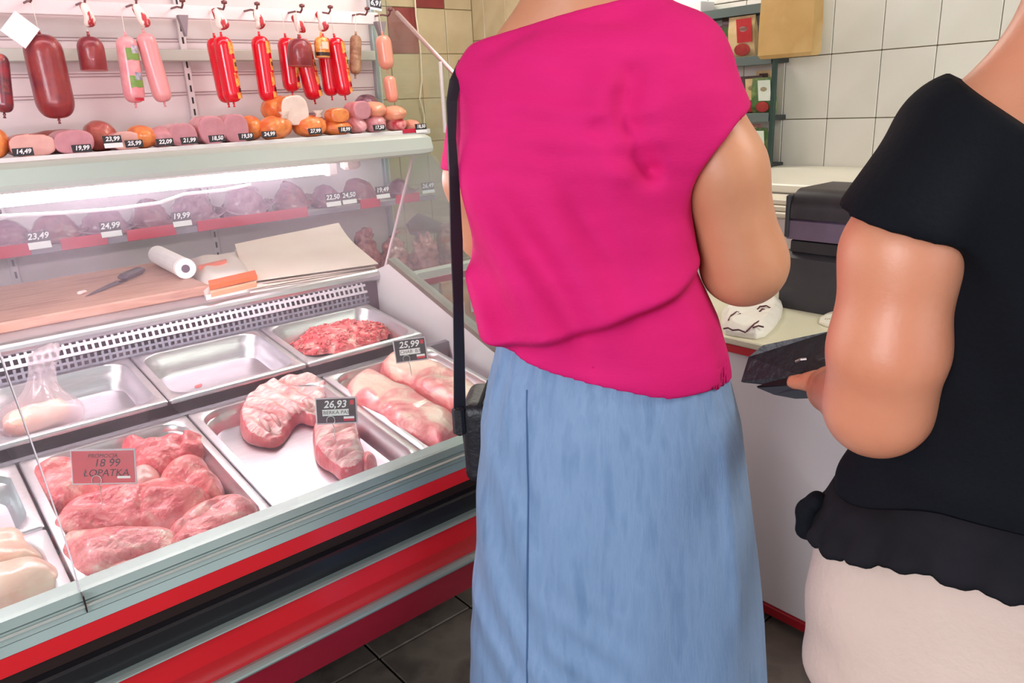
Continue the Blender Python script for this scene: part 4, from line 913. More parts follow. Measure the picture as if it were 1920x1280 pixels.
# crumpled white wrapper with black print, note
def crumple(name, label, pxs, h, m, seed, marks=()):
    P3 = [at_z(a, b, ZC+h*.4) for a, b in pxs]; c = sum(P3)/len(P3); c = np.array([c[0], c[1], ZC]); P2 = chaikin([np.array([p[0]-c[0], p[1]-c[1]]) for p in P3], 1); A = np.array(P2)
    def fn(x, y, z):
        x2, y2 = x[:, :, 0], y[:, :, 0]; d = poly_sd(x2, y2, P2); H = h*(.45+.55*np.clip(-d/.02, 0, 1))*(1+.35*np.abs(wob(x2, y2, 0*x2, 60, seed))+.15*wob(x2, y2, 0*x2, 130, seed+1))
        return smax(smax(d[:, :, None]+0*z, z-H[:, :, None], .003), -z, .002)
    V, Q = surfnet(fn, (A[:, 0].min()-.006, A[:, 1].min()-.006, -.003), (A[:, 0].max()+.006, A[:, 1].max()+.006, h*1.7), .0042)
    t = thing(name, label, 'wrapper', c); link('paper', vec_mesh(V, Q), m, t)
    for (a, b, a2, b2) in marks:
        p, q = at_z(a, b, ZC+h*1.02)-c, at_z(a2, b2, ZC+h*1.02)-c; mid = (p+q)/2+np.array([.006, .004, .002]); MB().tube([p, mid, q], .0022, 6).build('print_crease_mark', mat('dark_mauve_print_crease', '5a2836', rough=.6), t)
    return t
crumple('paper_wrapper', 'crumpled white printed wrapper on the checkout counter', [(1352, 575), (1400, 572), (1430, 562), (1462, 562), (1470, 580), (1452, 610), (1428, 630), (1385, 624), (1352, 618)], .030, mat('white_wrapper', 'f3efe4', 'ece6da', scale=9, rough=.5), 4,
        ((1356, 616, 1374, 619), (1372, 619, 1398, 623), (1400, 621, 1430, 598), (1412, 614, 1432, 613), (1366, 600, 1376, 588), (1376, 588, 1386, 586), (1380, 597, 1388, 588), (1420, 580, 1430, 574), (1430, 574, 1444, 577), (1424, 584, 1434, 580)))  # lower marks paint dark crease shade, the rest is print
t = crumple('receipt', 'folded paper slip with zeros beside the printer', [(1528, 600), (1562, 582), (1600, 592), (1590, 616), (1556, 612)], .016, mat('receipt_paper', 'f0eedd', 'e8e6d2', scale=9, rough=.6), 9)
text('00', .020, mat('grey_ink', '8a8a7a', rough=.7), t, tuple(at_z(1553, 598, ZC+.022)-np.array(t.location)), (0, 0, -.9))
# side cabinet along the tiled wall with cream top and stacked boards
t = thing('side_cabinet', 'low white cabinet with cream top along the white tiled wall', 'cabinet', (0, 0, 0))
MB().box((2.50, .75, .0), (3.085, 1.99, 1.02), .004).build('cabinet_body', WHT, t)
MB().box((2.44, .70, 1.0205), (3.095, 2.02, 1.052), .005).build('cabinet_top', mat('cream_white_top', 'eeebdd', 'eae6d6', scale=3, rough=.35), t)
for k in range(3):
    o = MB().box((2.28+.012*k, 1.20-.01*k, .962+.020*k), (2.43, 1.52, .980+.020*k), .004).build('folded_board', mat('cream_board', 'ebe4d2', rough=.5), None); tag(o, ('lowest', 'middle', 'topmost')[k]+' cream board stacked beside the black printer', 'board', 'stacked cream boards')
o = MB().box((2.29, 1.16, .0), (2.435, 1.56, .9615), .004).build('board_stand', LAV); tag(o, 'narrow pale stand under the stacked cream boards', 'stand')
# ------------------------------------------------------------------ spice rack on the tiled wall
XK = 2.965
DGR = mat('dark_green_metal', '1f3a34', '25423a', scale=9, rough=.4); DSH = mat('dark_shelf', '34383a', '2c3032', scale=7, rough=.5)
rack = thing('spice_rack', 'dark green wall rack holding seasoning packets', 'rack', (0, 0, 0))
yk = float(at_x(1451, 160, XK)[1])
for x in (XK,):
    MB().box((x-.008, yk-.010, 1.053), (x+.008, yk+.010, 2.05), .002).build('rack_post', DGR, rack); MB().box((x-.008, yk+.80, 1.053), (x+.008, yk+.82, 2.05), .002).build('rack_post', DGR, rack)
zsh = [float(at_x(1400, py, XK)[2]) for py in (16, 112, 218)]
for k, z in enumerate(zsh+[1.065]):
    if k < 3 or True: MB().box((XK-.006, yk+.011, z-.020), (XW-.01, yk+.80, z), .002).build('rack_shelf', DSH, rack)
    MB().box((XK-.012, yk+.011, z-.024), (XK-.0065, yk+.80, z+.012), .001).build('shelf_lip', mat('grey_green_lip', '5c6a66', rough=.5), rack)
def packet(label, y, z, w, h, cols, seed, x=XK+.03):
    t = thing('spice_packet', label, 'packet', (x, y, z), (0, math.radians(-9), 0), 'seasoning packets on the rack')
    rings = []
    for zz_, th in ((0, .006), (.01, .020), (h*.3, .034), (h*.7, .028), (h-.012, .006), (h, .003)):
        rings.append([(-th/2, -w/2, zz_), (-th*.62, 0, zz_), (-th/2, w/2, zz_), (th/2, w/2, zz_), (th*.6, 0, zz_), (th/2, -w/2, zz_)])
    auto_smooth(MB().loft(rings).build('packet_body', cols[0], t), 50)
    def patch(name, y0, y1, z0, z1, m, round_=False):
        if round_:
            c = ((y0+y1)/2, (z0+z1)/2); ry, rz_ = (y1-y0)/2, (z1-z0)/2; pts = [(c[0]+ry*math.cos(a), c[1]+rz_*math.sin(a)) for a in np.linspace(0, 2*math.pi, 17)[:-1]]
        else: pts = [(y0, z0), (y1, z0), (y1, z1), (y0, z1)]
        MB().prism(pts, 0, -.0235, -.0215).build(name, m, t)
    patch('printed_panel', -w*.45, w*.12, h*.42, h*.95, cols[1]); patch('printed_bowl', -w*.35, w*.25, h*.12, h*.40, cols[2], True); patch('printed_emblem', -w*.3, w*.02, h*.66, h*.78, cols[3], True)
    return t
PR = mat('packet_red', 'c8383a', 'b82c32', scale=20, rough=.3, coat=.4); PG = mat('packet_green', '5a7a44', '466a38', '7a8e54', scale=22, rough=.3, coat=.4); PB = mat('packet_brown', '4a3a34', '5c4a3e', scale=16, rough=.3, coat=.4); PC = mat('packet_cream', 'e0c898', 'd2b480', scale=20, rough=.35); PWH = mat('packet_white', 'dfe6da', 'cfdccc', scale=16, rough=.35)
SOUP = mat('red_soup_print', '9a2c30', 'b44438', scale=25, rough=.5)
yv = lambda px, py: float(at_x(px, py, XK+.03)[1])
packet('red and cream soup packet beside the brown bag', yv(1398, 50), zsh[1], .125, .175, (PC, PR, SOUP, PWH), 1)
packet('brown packet left of the red soup packet', yv(1350, 60), zsh[1], .12, .150, (PB, PG, PC, PWH), 2, XK+.06)
packet('green and white packet on the upper rack shelf by the shoulder', yv(1318, 60), zsh[1], .11, .160, (PG, PWH, PC, PR), 3)
packet('dark packet behind the red soup packet', yv(1370, 40), zsh[1], .12, .185, (PB, PB, PC, PB), 4, XK+.085)
packet('green packet with white panel by the rack post', yv(1436, 170), zsh[2], .10, .155, (PG, PWH, SOUP, PC), 5)
packet('brown packet with a spoon print on the middle shelf', yv(1406, 165), zsh[2], .11, .165, (PB, PC, SOUP, PWH), 6, XK+.06)
packet('cream packet behind the green one on the middle shelf', yv(1425, 150), zsh[2], .07, .185, (PC, PB, PB, PC), 7, XK+.085)
packet('green and white packet on the lowest rack shelf', yv(1424, 270), 1.066, .10, .150, (PG, PWH, SOUP, PWH), 8)
packet('pinkish packet on the lowest rack shelf', yv(1405, 240), 1.066, .10, .165, (mat('packet_pink', 'c89a88', 'b88474', scale=20, rough=.4), PC, PB, PWH), 9, XK+.06)
o = thing('carton', 'white carton with dark lettering on the top rack shelf', 'box', (XK+.02, yv(1275, 5), zsh[0]))
MB().box((0, -.12, 0.0), (.10, .12, .06), .002).build('carton_body', WCARD, o); MB().box((-.001, -.07, .018), (.0005, -.01, .030)).build('carton_print', DINK, o)
# large brown paper bag hanging at the end of the rack
KB = mat('tan_paper', 'c9a468', 'c09a5e', 'd0ae76', scale=4, rough=.75)
y0, y1 = float(at_x(1432, 60, 2.89)[1]), float(at_x(1533, 60, 2.89)[1]); zb_ = float(at_x(1480, 107, 2.89)[2])
t = thing('hanging_paper_bag', 'large tan paper bag hanging on the corner of the spice rack', 'paper bag', (2.89, (y0+y1)/2, zb_))
wv = (y0-y1)/2
MB().loft([[(-.035*s, -wv*q, z), (-.040*s, 0, z), (-.035*s, wv*q, z), (.0, wv*q*1.12, z), (.035*s, wv*q, z), (.04*s, 0, z), (.035*s, -wv*q, z), (0, -wv*q, z)] for z, s, q in ((0, .8, .93), (.012, 1, 1.0), (.12, 1.0, 1.0), (.26, .9, .97), (.36, .5, .95), (.40, .15, .94))]).build('bag_body', KB, t)
MB().tube([(0, 0, .385), (.03, .05, .43), (.058, .10, .44), (.06, wv+.075, .44)], .004, 6).build('wire_hook', WIRE, t)
MB().box((-.0335, wv*.86, .028), (-.030, wv*.93, .034)).build('green_dot', mat('green_spot', '3ad23a', rough=.5), t)
# ------------------------------------------------------------------ people
def sparse_net(fn, lo, hi, h, band=3.0):
    """surface nets that only evaluates the field finely near the surface"""
    st = 4; ax = [np.arange(lo[i]-2*h, hi[i]+(3+st)*h, h) for i in range(3)]
    ax = [a[:(len(a)//st)*st] for a in ax]
    co = [a[st//2::st] for a in ax]; G = np.meshgrid(*co, indexing='ij'); c = fn(*[g.ravel() for g in G]).reshape(G[0].shape)
    v = np.repeat(np.repeat(np.repeat(c, st, 0), st, 1), st, 2)
    near = np.abs(v) < band*st*h; I = np.argwhere(near)
    v[tuple(I.T)] = fn(ax[0][I[:, 0]], ax[1][I[:, 1]], ax[2][I[:, 2]])
    it = {'n': 0}
    def grid(x, y, z): return v
    return _net(v, ax, h)
def _net(v, ax, h):
    ins = v < 0; shp = v.shape; sh = tuple(s-1 for s in shp); acc = np.zeros(sh+(3,)); cnt = np.zeros(sh); cross = []
    for a in range(3):
        s0 = [slice(None)]*3; s1 = [slice(None)]*3; s0[a] = slice(0, -1); s1[a] = slice(1, None)
        I = np.argwhere(ins[tuple(s0)] != ins[tuple(s1)]); J = I.copy(); J[:, a] += 1
        v0 = v[tuple(I.T)]; v1 = v[tuple(J.T)]; t = v0/(v0-v1); pos = np.stack([ax[k][I[:, k]] for k in range(3)], 1); pos[:, a] += t*h
        b, c = [(1, 2), (2, 0), (0, 1)][a]; ok = np.ones(len(I), bool)
        for k in (b, c): ok &= (I[:, k] > 0) & (I[:, k] < shp[k]-1)
        I, pos, sg = I[ok], pos[ok], (v0 < 0)[ok]; cells = []
        for db, dc in ((-1, -1), (0, -1), (0, 0), (-1, 0)):
            K = I.copy(); K[:, b] += db; K[:, c] += dc; cells.append(K); np.add.at(acc, tuple(K.T), pos); np.add.at(cnt, tuple(K.T), 1)
        cross.append((cells, sg))
    act = cnt > 0; idx = np.full(sh, -1, dtype=np.int64); idx[act] = np.arange(act.sum()); V = acc[act]/cnt[act][:, None]; qs = []
    for cells, sg in cross:
        q = np.stack([idx[tuple(K.T)] for K in cells], 1); q[~sg] = q[~sg][:, ::-1]; qs.append(q)
    return V, np.concatenate(qs)
def prof(x, y, z, rows, p=2.3, off=0.0):
    """elliptic trunk: rows of (z, left, right, back depth, front depth)"""
    R = np.array(rows); zs = R[:, 0]
    x0, x1, yb, yf = [np.interp(z, zs, R[:, k]) for k in (1, 2, 3, 4)]
    xc = (x0+x1)/2; a = np.maximum((x1-x0)/2+off, .01); yc = (yf-yb)/2; b = np.maximum((yf+yb)/2+off, .01)
    return ((np.abs(x-xc)/a)**p+(np.abs(y-yc)/b)**p)**(1/p)*np.minimum(a, b)-np.minimum(a, b)
def slabz(f, z, z0, z1, k=.01): return smax(smax(f, z0-z, k), z-z1, k)
SKIN = mat('skin_tan', 'd79a76', 'cf8c6a', scale=7, rough=.45, sss=.2, bump=.05, bscale=120)
def place(px, py, az): return (px, py, 0.0), (0, 0, -az)

# ---- customer in the magenta top
AZ1 = math.radians(46.5); P1 = (1.2*math.sin(AZ1), 1.2*math.cos(AZ1))
loc, rot = place(P1[0], P1[1], AZ1)
woman = thing('person', 'person in a magenta top and light blue long skirt seen from behind', 'person', loc, rot)
def local1(px, py, off=0.0):
    n_ = np.array([math.sin(AZ1), math.cos(AZ1), 0]); rh = np.array([n_[1], -n_[0], 0]); v = ray(px, py); t = (1.2+off)/(n_@v); q = CAM+t*v
    return float((q-np.array([P1[0], P1[1], 0]))@rh), float(q[2])
TR = [(.80, -.190, .225, .150, .14), (.88, -.186, .222, .150, .14), (.96, -.178, .210, .145, .13), (1.02, -.172, .194, .136, .125), (1.05, -.178, .180, .132, .125), (1.10, -.190, .155, .130, .13),
      (1.14, -.198, .142, .130, .135), (1.19, -.202, .135, .132, .14), (1.25, -.204, .142, .135, .14), (1.30, -.205, .168, .132, .13), (1.36, -.202, .180, .120, .115), (1.41, -.190, .168, .100, .10), (1.45, -.150, .130, .080, .08), (1.50, -.09, .08, .06, .06)]
def shoulders1(x, y, z, o=0.0):
    f = prof(x, y, z, TR, 2.4, o); f = smax(f, z-1.455-o, .03)
    f = smin(f, cap(x, y, z, (-.135, .01, 1.415), (.0, .02, 1.432), .046+o, .052+o), .03); f = smin(f, cap(x, y, z, (.0, .02, 1.432), (.135, -.005, 1.412), .052+o, .052+o), .03)
    return f
def neck1(x, y, z, o=0.0):
    f = cap(x, y, z, (-.030, .020, 1.43), (-.012, .035, 1.60), .070+o, .056+o)
    f = smin(f, cap(x, y, z, (-.118, .010, 1.428), (-.045, .020, 1.515), .040+o, .040+o), .03)
    return smin(f, cap(x, y, z, (.105, .0, 1.430), (.02, .020, 1.515), .040+o, .040+o), .03)
SR = [((.120, -.005, 1.395), (.172, -.012, 1.285), .066, .078)]
SLV = [((-.150, .020, 1.385), (-.192, .050, 1.262), .060, .058)]
def body1(x, y, z):
    f = smin(shoulders1(x, y, z, -.030), neck1(x, y, z, 0.0), .03); f = smax(f, .84-z, .02)
    f = smin(f, cap(x, y, z, (.130, -.005, 1.385), (.188, -.012, 1.25), .058, .062), .03); f = smin(f, cap(x, y, z, (.188, -.012, 1.25), (.228, .000, 1.105), .061, .062), .03)
    f = smin(f, cap(x, y, z, (.232, .010, 1.105), (.185, .26, 1.13), .060, .036), .03); f = smin(f, cap(x, y, z, (.185, .26, 1.13), (.165, .33, 1.14), .030, .034), .02)
    f = smin(f, cap(x, y, z, (-.155, .020, 1.375), (-.194, .060, 1.245), .050, .050), .03); f = smin(f, cap(x, y, z, (-.194, .060, 1.245), (-.186, .10, 1.150), .049, .046), .03)
    f = smin(f, cap(x, y, z, (-.186, .10, 1.150), (-.09, .33, 1.13), .044, .033), .03); f = smin(f, cap(x, y, z, (-.09, .33, 1.13), (-.06, .39, 1.13), .028, .032), .02)
    for hx, hy, s in ((.165, .335, -1), (-.06, .395, 1)):          # five fingers on each hand
        for k in range(4): f = smin(f, cap(x, y, z, (hx+s*.0+(k-1.5)*.019, hy+.02, 1.135), (hx+s*.018+(k-1.5)*.018, hy+.085-abs(k-1.4)*.008, 1.112), .0092, .0075), .006)
        f = smin(f, cap(x, y, z, (hx+s*.028, hy-.005, 1.14), (hx+s*.055, hy+.045, 1.135), .011, .0085), .008)
    # head with jaw, nose, lips and ears
    h = ell(x, y, z, (.0, .055, 1.70), (.074, .094, .108)); h = smin(h, ell(x, y, z, (.0, .085, 1.635), (.052, .062, .060)), .03)
    h = smin(h, cap(x, y, z, (0, .148, 1.70), (0, .166, 1.668), .008, .012), .012); h = smin(h, ell(x, y, z, (0, .140, 1.630), (.024, .012, .009)), .006)
    for s in (-1, 1):
        h = smin(h, ell(x, y, z, (s*.076, .045, 1.685), (.008, .020, .032)), .006); h = smax(h, -ell(x, y, z, (s*.031, .158, 1.702), (.016, .014, .010)), .008); h = smin(h, ell(x, y, z, (s*.031, .138, 1.702), (.011, .010, .009)), .003)
    f = smin(f, h, .03)
    for s in (-1, 1):
        f = smin(f, cap(x, y, z, (s*.095, 0, .86), (s*.092, .01, .47), .085, .058), .03); f = smin(f, cap(x, y, z, (s*.092, .01, .47), (s*.090, -.01, .09), .056, .038), .02); f = smin(f, cap(x, y, z, (s*.09, -.01, .06), (s*.10, .13, .035), .036, .030), .02)
    return f
V, Q = sparse_net(body1, (-.27, -.20, .0), (.32, .52, 1.84), .0065); V = relax(V, Q, 1); link('body', vec_mesh(V, Q), SKIN, woman)
CR_ = [local1(px, py, -.13) for px, py in ((930, 655), (985, 645), (1060, 630), (1140, 605), (1210, 582), (1270, 560), (1335, 515))]
FOLD = [local1(px, py, -.13) for px, py in ((1218, 318), (1190, 265), (1170, 215), (1185, 150))]
F2 = [local1(px, py, -.13) for px, py in ((1120, 240), (1165, 300), (1225, 325))]
HX = [local1(px, py, -.12) for px, py in ((915, 648), (985, 682), (1100, 712), (1250, 742), (1380, 748))]
def seg_groove(x, z, pts, w):
    d = np.full(x.shape, 1e9)
    for (ax_, az_), (bx, bz) in zip(pts[:-1], pts[1:]):
        ex, ez = bx-ax_, bz-az_; t = np.clip(((x-ax_)*ex+(z-az_)*ez)/(ex*ex+ez*ez), 0, 1); d = np.minimum(d, (x-ax_-t*ex)**2+(z-az_-t*ez)**2)
    return np.exp(-d/(w*w))
def shirt1(x, y, z, o=0.0):
    f = smin(shoulders1(x, y, z, .0), neck1(x, y, z, .006), .03)
    sl = cap(x, y, z, *SR[0]); nrm = np.array([.66, -.05, -.75]); pt = np.array([.166, -.012, 1.288])
    sl = smax(sl, (x-pt[0])*nrm[0]+(y-pt[1])*nrm[1]+(z-pt[2])*nrm[2], .006); f = smin(f, sl, .045)
    sl = cap(x, y, z, *SLV[0]); sl = smax(sl, 1.268-z+.12*(x+.19), .006); f = smin(f, sl, .035)
    back = sstep(.03, -.05, y)
    zc = np.interp(x, [c[0] for c in CR_], [c[1] for c in CR_]); tt = z-zc; wx = sstep(-.21, -.16, x)*sstep(.20, .10, x)
    f = f-back*wx*.028*sstep(-.012, .010, tt)*np.exp(-np.maximum(tt, 0)/.085)
    f = f+back*.014*seg_groove(x, z, FOLD, .018)+back*.010*seg_groove(x, z, F2, .014)-back*.010*seg_groove(x+.035, z, FOLD, .024)
    low = sstep(1.36, 1.15, z)*sstep(.95, 1.06, z)
    f = f-back*low*.0115*np.sin((x+.34*(z-1.0))*62+.5+1.2*np.sin(z*11))*sstep(.13, -.05, x)-back*.0065*wob(x, y, z*.45, 40, 8)-back*.0022*wob(x, y, z*.5, 95, 18)
    f = f-back*.0020*np.sin(z*150+9*x+3*wob(x, y, z, 14, 6))*sstep(1.20, 1.30, z)*sstep(1.44, 1.38, z)*sstep(.14, .04, x)*sstep(-.19, -.10, x)
    zn = 1.470+.20*(x+.075)+.0*y-sstep(.0, .12, y)*.07
    f = smax(f, z-zn, .004)
    zh = np.interp(x, [c[0] for c in HX], [c[1] for c in HX]); zh = zh+sstep(0.0, .1, y)*.0
    return smax(f, zh-z, .004)
def shell(fn, th):
    def g(x, y, z):
        f = fn(x, y, z); return smax(f, -(f+th), .002)
    return g
MAG = mat('magenta_knit', 'e21f78', 'd81a70', scale=5, rough=.8, spec=.25, bump=.10, bscale=150, stretch=(1, 1, 3.0))
def hollow1(x, y, z):
    f = shirt1(x, y, z); inner = shoulders1(x, y, z, -.010); zh = np.interp(x, [c[0] for c in HX], [c[1] for c in HX])
    inner = smax(inner, z-zh-.035, .004)
    a = cap(x, y, z, (.155, -.010, 1.310), (.210, -.016, 1.205), .066, .070); b = cap(x, y, z, (-.183, .044, 1.285), (-.205, .06, 1.20), .050, .050)
    return smax(f, -np.minimum(np.minimum(inner, a), b), .003)
V, Q = sparse_net(hollow1, (-.30, -.22, .84), (.30, .22, 1.56), .0052); V = relax(V, Q, 2); link('magenta_top', vec_mesh(V, Q), MAG, woman)
SK = [(.08, -.262, .312, .215, .20), (.30, -.250, .296, .205, .19), (.46, -.240, .284, .196, .185), (.563, -.231, .272, .188, .18), (.727, -.216, .252, .175, .17), (.85, -.198, .232, .160, .155), (.91, -.184, .214, .148, .14), (.97, -.166, .196, .130, .125), (1.01, -.158, .186, .124, .12)]
def skirt1(x, y, z):
    f = prof(x, y, z, SK, 2.25)
    th = np.arctan2(y, x-.02)
    f = f-.0045*np.sin(9*th+1.0+1.2*np.sin(z*5))*sstep(.9, .3, z)-.0035*np.sin(26*th+6*z)*sstep(.80, .96, z)*sstep(.02, -.06, x)-.0016*np.sin(40*th)*sstep(.86, .98, z)
    back = sstep(.05, -.05, y)
    dg = (x+.115)*.9+(z-.62)*.42            # slanting pull creases at the left hip
    f = f-back*.0050*np.sin(dg*95+1.5*np.sin(z*14))*np.exp(-((x+.145)/.07)**2)*np.exp(-((z-.60)/.22)**2)
    f = f-back*.004*np.sin((x*.7+z)*85)*np.exp(-((x+.03)/.07)**2-((z-.52)/.10)**2)-back*.005*np.exp(-((x-.205+.1*(z-.7))/.012)**2)*sstep(.5, .6, z)*sstep(.9, .8, z)
    f = f-.0022*wob(x, y, z*.35, 46, 12)
    return slabz(f, z, .115, 1.005, .006)
DEN = mat('light_blue_chambray', '6c8cb4', '7d9bc2', '7493bb', scale=14, rough=.6, sheen=.12, bump=.14, bscale=90, stretch=(3.5, 3.5, .5), lo=.3, hi=.7)
V, Q = sparse_net(skirt1, (-.29, -.25, .09), (.34, .24, 1.03), .0060); V = relax(V, Q, 1); link('long_skirt', vec_mesh(V, Q), DEN, woman)
def surf_y(fn, x, z, y0=-.32, y1=0.0):
    a, b = y0, y1
    for _ in range(26):
        m_ = (a+b)/2
        if fn(np.array([x]), np.array([m_]), np.array([z]))[0] > 0: a = m_
        else: b = m_
    return (a+b)/2
pts = []
for py in range(735, 1330, 24):
    x, z = local1(987+6*min(1, (py-735)/170), py, -.12); pts.append((x, surf_y(skirt1, x, z)-.0004, z))
MB().tube(pts, .0016, 6).build('skirt_seam', mat('seam_blue', '44648f', rough=.8), woman)
# shoulder bag and strap
BLE = mat('black_leather', '1b1a20', '222027', scale=14, rough=.45, bump=.3, bscale=60)
bag = thing('shoulder_bag', 'black leather shoulder bag hanging at the left hip on a long strap', 'bag', loc, rot)
xb, zb1 = local1(858, 766); xb2, zb2 = local1(895, 915)
def bagf(x, y, z):
    cx, cy, cz = xb+.036, .075, (zb1+zb2)/2
    dx, dy, dz = np.abs(x-cx)-.018, np.abs(y-cy)-.045, np.abs(z-cz)-((zb1-zb2)/2-.018)
    return np.sqrt(np.maximum(dx, 0)**2+np.maximum(dy, 0)**2+np.maximum(dz, 0)**2)-.018-.004*np.sin(z*40)*.3
V, Q = sparse_net(bagf, (xb-.02, -.02, zb2-.03), (xb+.10, .17, zb1+.03), .005); link('bag_body', vec_mesh(V, Q), BLE, bag)
MB().tube([(xb+.036, .018, zb1), (xb+.036, .132, zb1)], .004, 8).build('bag_zip', mat('zip_dark', '0f0f12', rough=.8), bag)
sp = [(870, 112, .02), (853, 150, -.03), (846, 190, -.05), (846, 260, -.06), (850, 330, -.06), (855, 450, -.045), (858, 560, -.02), (860, 660, .0), (861, 764, .02)]
path = []
for px, py, o_ in sp: x, z = local1(px, py, o_); path.append(np.array([x, o_, z]))
rings = []
for k, p in enumerate(path):
    wdt = (.010, .010, .009, .007, .0085, .011, .0095, .0105, .012)[k]; rings.append([p+np.array([-wdt*.75, -wdt*.5, 0]), p+np.array([wdt*.75, wdt*.5, 0]), p+np.array([wdt*.75+.002, wdt*.5-.003, 0]), p+np.array([-wdt*.75+.002, -wdt*.5-.003, 0])])
MB().loft(rings).build('strap', mat('black_strap', '1e1b26', rough=.6), bag)
p = path[-1]; MB().box((p[0]-.012, p[1]-.014, p[2]-.05), (p[0]+.010, p[1]+.014, p[2]+.004), .005).build('strap_tab', BLE, bag)
# hair, shoes
HAIR = mat('brown_hair', '4a3226', '5c4032', scale=40, rough=.5, stretch=(1, 1, .2))
def hair1(x, y, z):
    f = ell(x, y, z, (0, .030, 1.725), (.086, .104, .108)); f = smin(f, ell(x, y, z, (0, -.065, 1.75), (.045, .04, .045)), .02); f = smax(f, -ell(x, y, z, (0, .13, 1.665), (.072, .082, .085)), .01)
    return f+.003*np.sin(x*260+z*60)*.5
V, Q = sparse_net(hair1, (-.11, -.13, 1.60), (.11, .15, 1.86), .006); link('hair', vec_mesh(V, Q), HAIR, woman)
for s in (-1, 1):
    def shoe(x, y, z): return slabz(cap(x, y, z*1.2, (s*.092, -.03, .03), (s*.105, .15, .02), .046, .042), z, .0005, .075, .008)
    V, Q = sparse_net(shoe, (s*.1-.08, -.10, 0), (s*.1+.08, .22, .09), .006); link('shoe', vec_mesh(V, Q), BLE, woman)

# ---- customer in the black top holding a wallet
P2_ = (.91, .226); D2 = math.hypot(*P2_); AZ2 = math.atan2(P2_[0], P2_[1])
loc, rot = place(P2_[0], P2_[1], AZ2)
man = thing('person', 'person in a black short-sleeved top and cream trousers holding a wallet', 'person', loc, rot)
T2 = [(.74, -.212, .236, .140, .15), (.80, -.212, .236, .140, .15), (.83, -.205, .226, .136, .15), (.87, -.192, .214, .130, .142), (.92, -.178, .200, .124, .135), (1.0, -.160, .190, .120, .13), (1.1, -.150, .186, .120, .135), (1.2, -.145, .186, .122, .14),
      (1.27, -.135, .182, .118, .13), (1.31, -.125, .168, .108, .112), (1.345, -.105, .135, .09, .09), (1.40, -.05, .07, .05, .05)]
def trunk2(x, y, z, o=0.0):
    f = prof(x, y, z, T2, 2.4, o); f = smax(f, z-1.352-o, .025)
    f = smin(f, cap(x, y, z, (-.100, -.010, 1.312), (.012, .01, 1.325), .048+o, .05+o), .03); f = smin(f, cap(x, y, z, (.012, .01, 1.325), (.125, .0, 1.312), .05+o, .048+o), .03)
    return smin(f, cap(x, y, z, (.000, .015, 1.33), (.008, .03, 1.47), .066+o, .054+o), .05)
EL = (-.132, -.105, 1.034); WR = (-.228, .125, .957); HN = (-.236, .180, .946)
def body2(x, y, z):
    f = smin(trunk2(x, y, z, -.022), cap(x, y, z, (-.012, .015, 1.33), (.004, .03, 1.47), .068, .056), .04); f = smin(f, cap(x, y, z, (-.082, -.005, 1.330), (-.020, .01, 1.392), .034, .036), .03); f = smax(f, .84-z, .02)
    f = smin(f, cap(x, y, z, (-.105, -.055, 1.300), (-.126, -.105, 1.20), .044, .053), .03); f = smin(f, cap(x, y, z, (-.126, -.105, 1.20), (-.127, -.115, 1.10), .0535, .0545), .02); f = smin(f, cap(x, y, z, (-.127, -.115, 1.10), EL, .0545, .047), .02)
    f = smin(f, cap(x, y, z, EL, WR, .051, .031), .025); f = smin(f, cap(x, y, z, WR, HN, .028, .030), .02)
    # left hand round the wallet: thumb on the near side, four fingers underneath and beyond
    f = smin(f, cap(x, y, z, (-.228, .140, .956), (-.262, .156, .953), .0175, .0150), .012); f = smin(f, cap(x, y, z, (-.262, .156, .953), (-.292, .166, .944), .0150, .0115), .006); f = smax(f, -ell(x, y, z, (-.294, .158, .958), (.010, .008, .006)), .003)
    for k in range(4):
        a = (-.258+.002*k, .185+.012*k, .942-.004*k); b = (-.300-.004*k, .196+.016*k, .918+.001*k); c = (-.318-.003*k, .216+.014*k, .934)
        f = smin(f, cap(x, y, z, a, b, .0100, .0088), .005); f = smin(f, cap(x, y, z, b, c, .0088, .0076), .004)
    # right arm bent in front
    f = smin(f, cap(x, y, z, (.140, .0, 1.295), (.190, .03, 1.05), .052, .050), .03); f = smin(f, cap(x, y, z, (.190, .03, 1.05), (.06, .26, 1.02), .046, .032), .03); f = smin(f, cap(x, y, z, (.06, .26, 1.02), (.01, .30, 1.02), .028, .032), .02)
    for k in range(4): f = smin(f, cap(x, y, z, (.005, .300, 1.045-.017*k), (-.055+abs(k-1.4)*.006, .335, 1.040-.017*k), .0092, .0076), .006)
    f = smin(f, cap(x, y, z, (.015, .285, 1.045), (-.015, .275, 1.085), .011, .0085), .008)
    h = ell(x, y, z, (.012, .045, 1.575), (.073, .092, .106)); h = smin(h, ell(x, y, z, (.012, .075, 1.512), (.051, .060, .058)), .03); h = smin(h, cap(x, y, z, (.012, .136, 1.575), (.012, .153, 1.545), .008, .012), .012); h = smin(h, ell(x, y, z, (.012, .128, 1.508), (.024, .012, .009)), .006)
    for s in (-1, 1):
        h = smin(h, ell(x, y, z, (.012+s*.075, .035, 1.560), (.008, .020, .032)), .006); h = smax(h, -ell(x, y, z, (.012+s*.03, .146, 1.578), (.016, .014, .010)), .008); h = smin(h, ell(x, y, z, (.012+s*.03, .126, 1.578), (.011, .010, .009)), .003)
    f = smin(f, h, .03)
    for s in (-1, 1):
        f = smin(f, cap(x, y, z, (.01+s*.10, 0, .78), (.01+s*.095, .01, .44), .085, .056), .03); f = smin(f, cap(x, y, z, (.01+s*.095, .01, .44), (.01+s*.09, -.01, .09), .054, .037), .02); f = smin(f, cap(x, y, z, (.01+s*.09, -.01, .06), (.01+s*.10, .13, .035), .036, .030), .02)
    return f
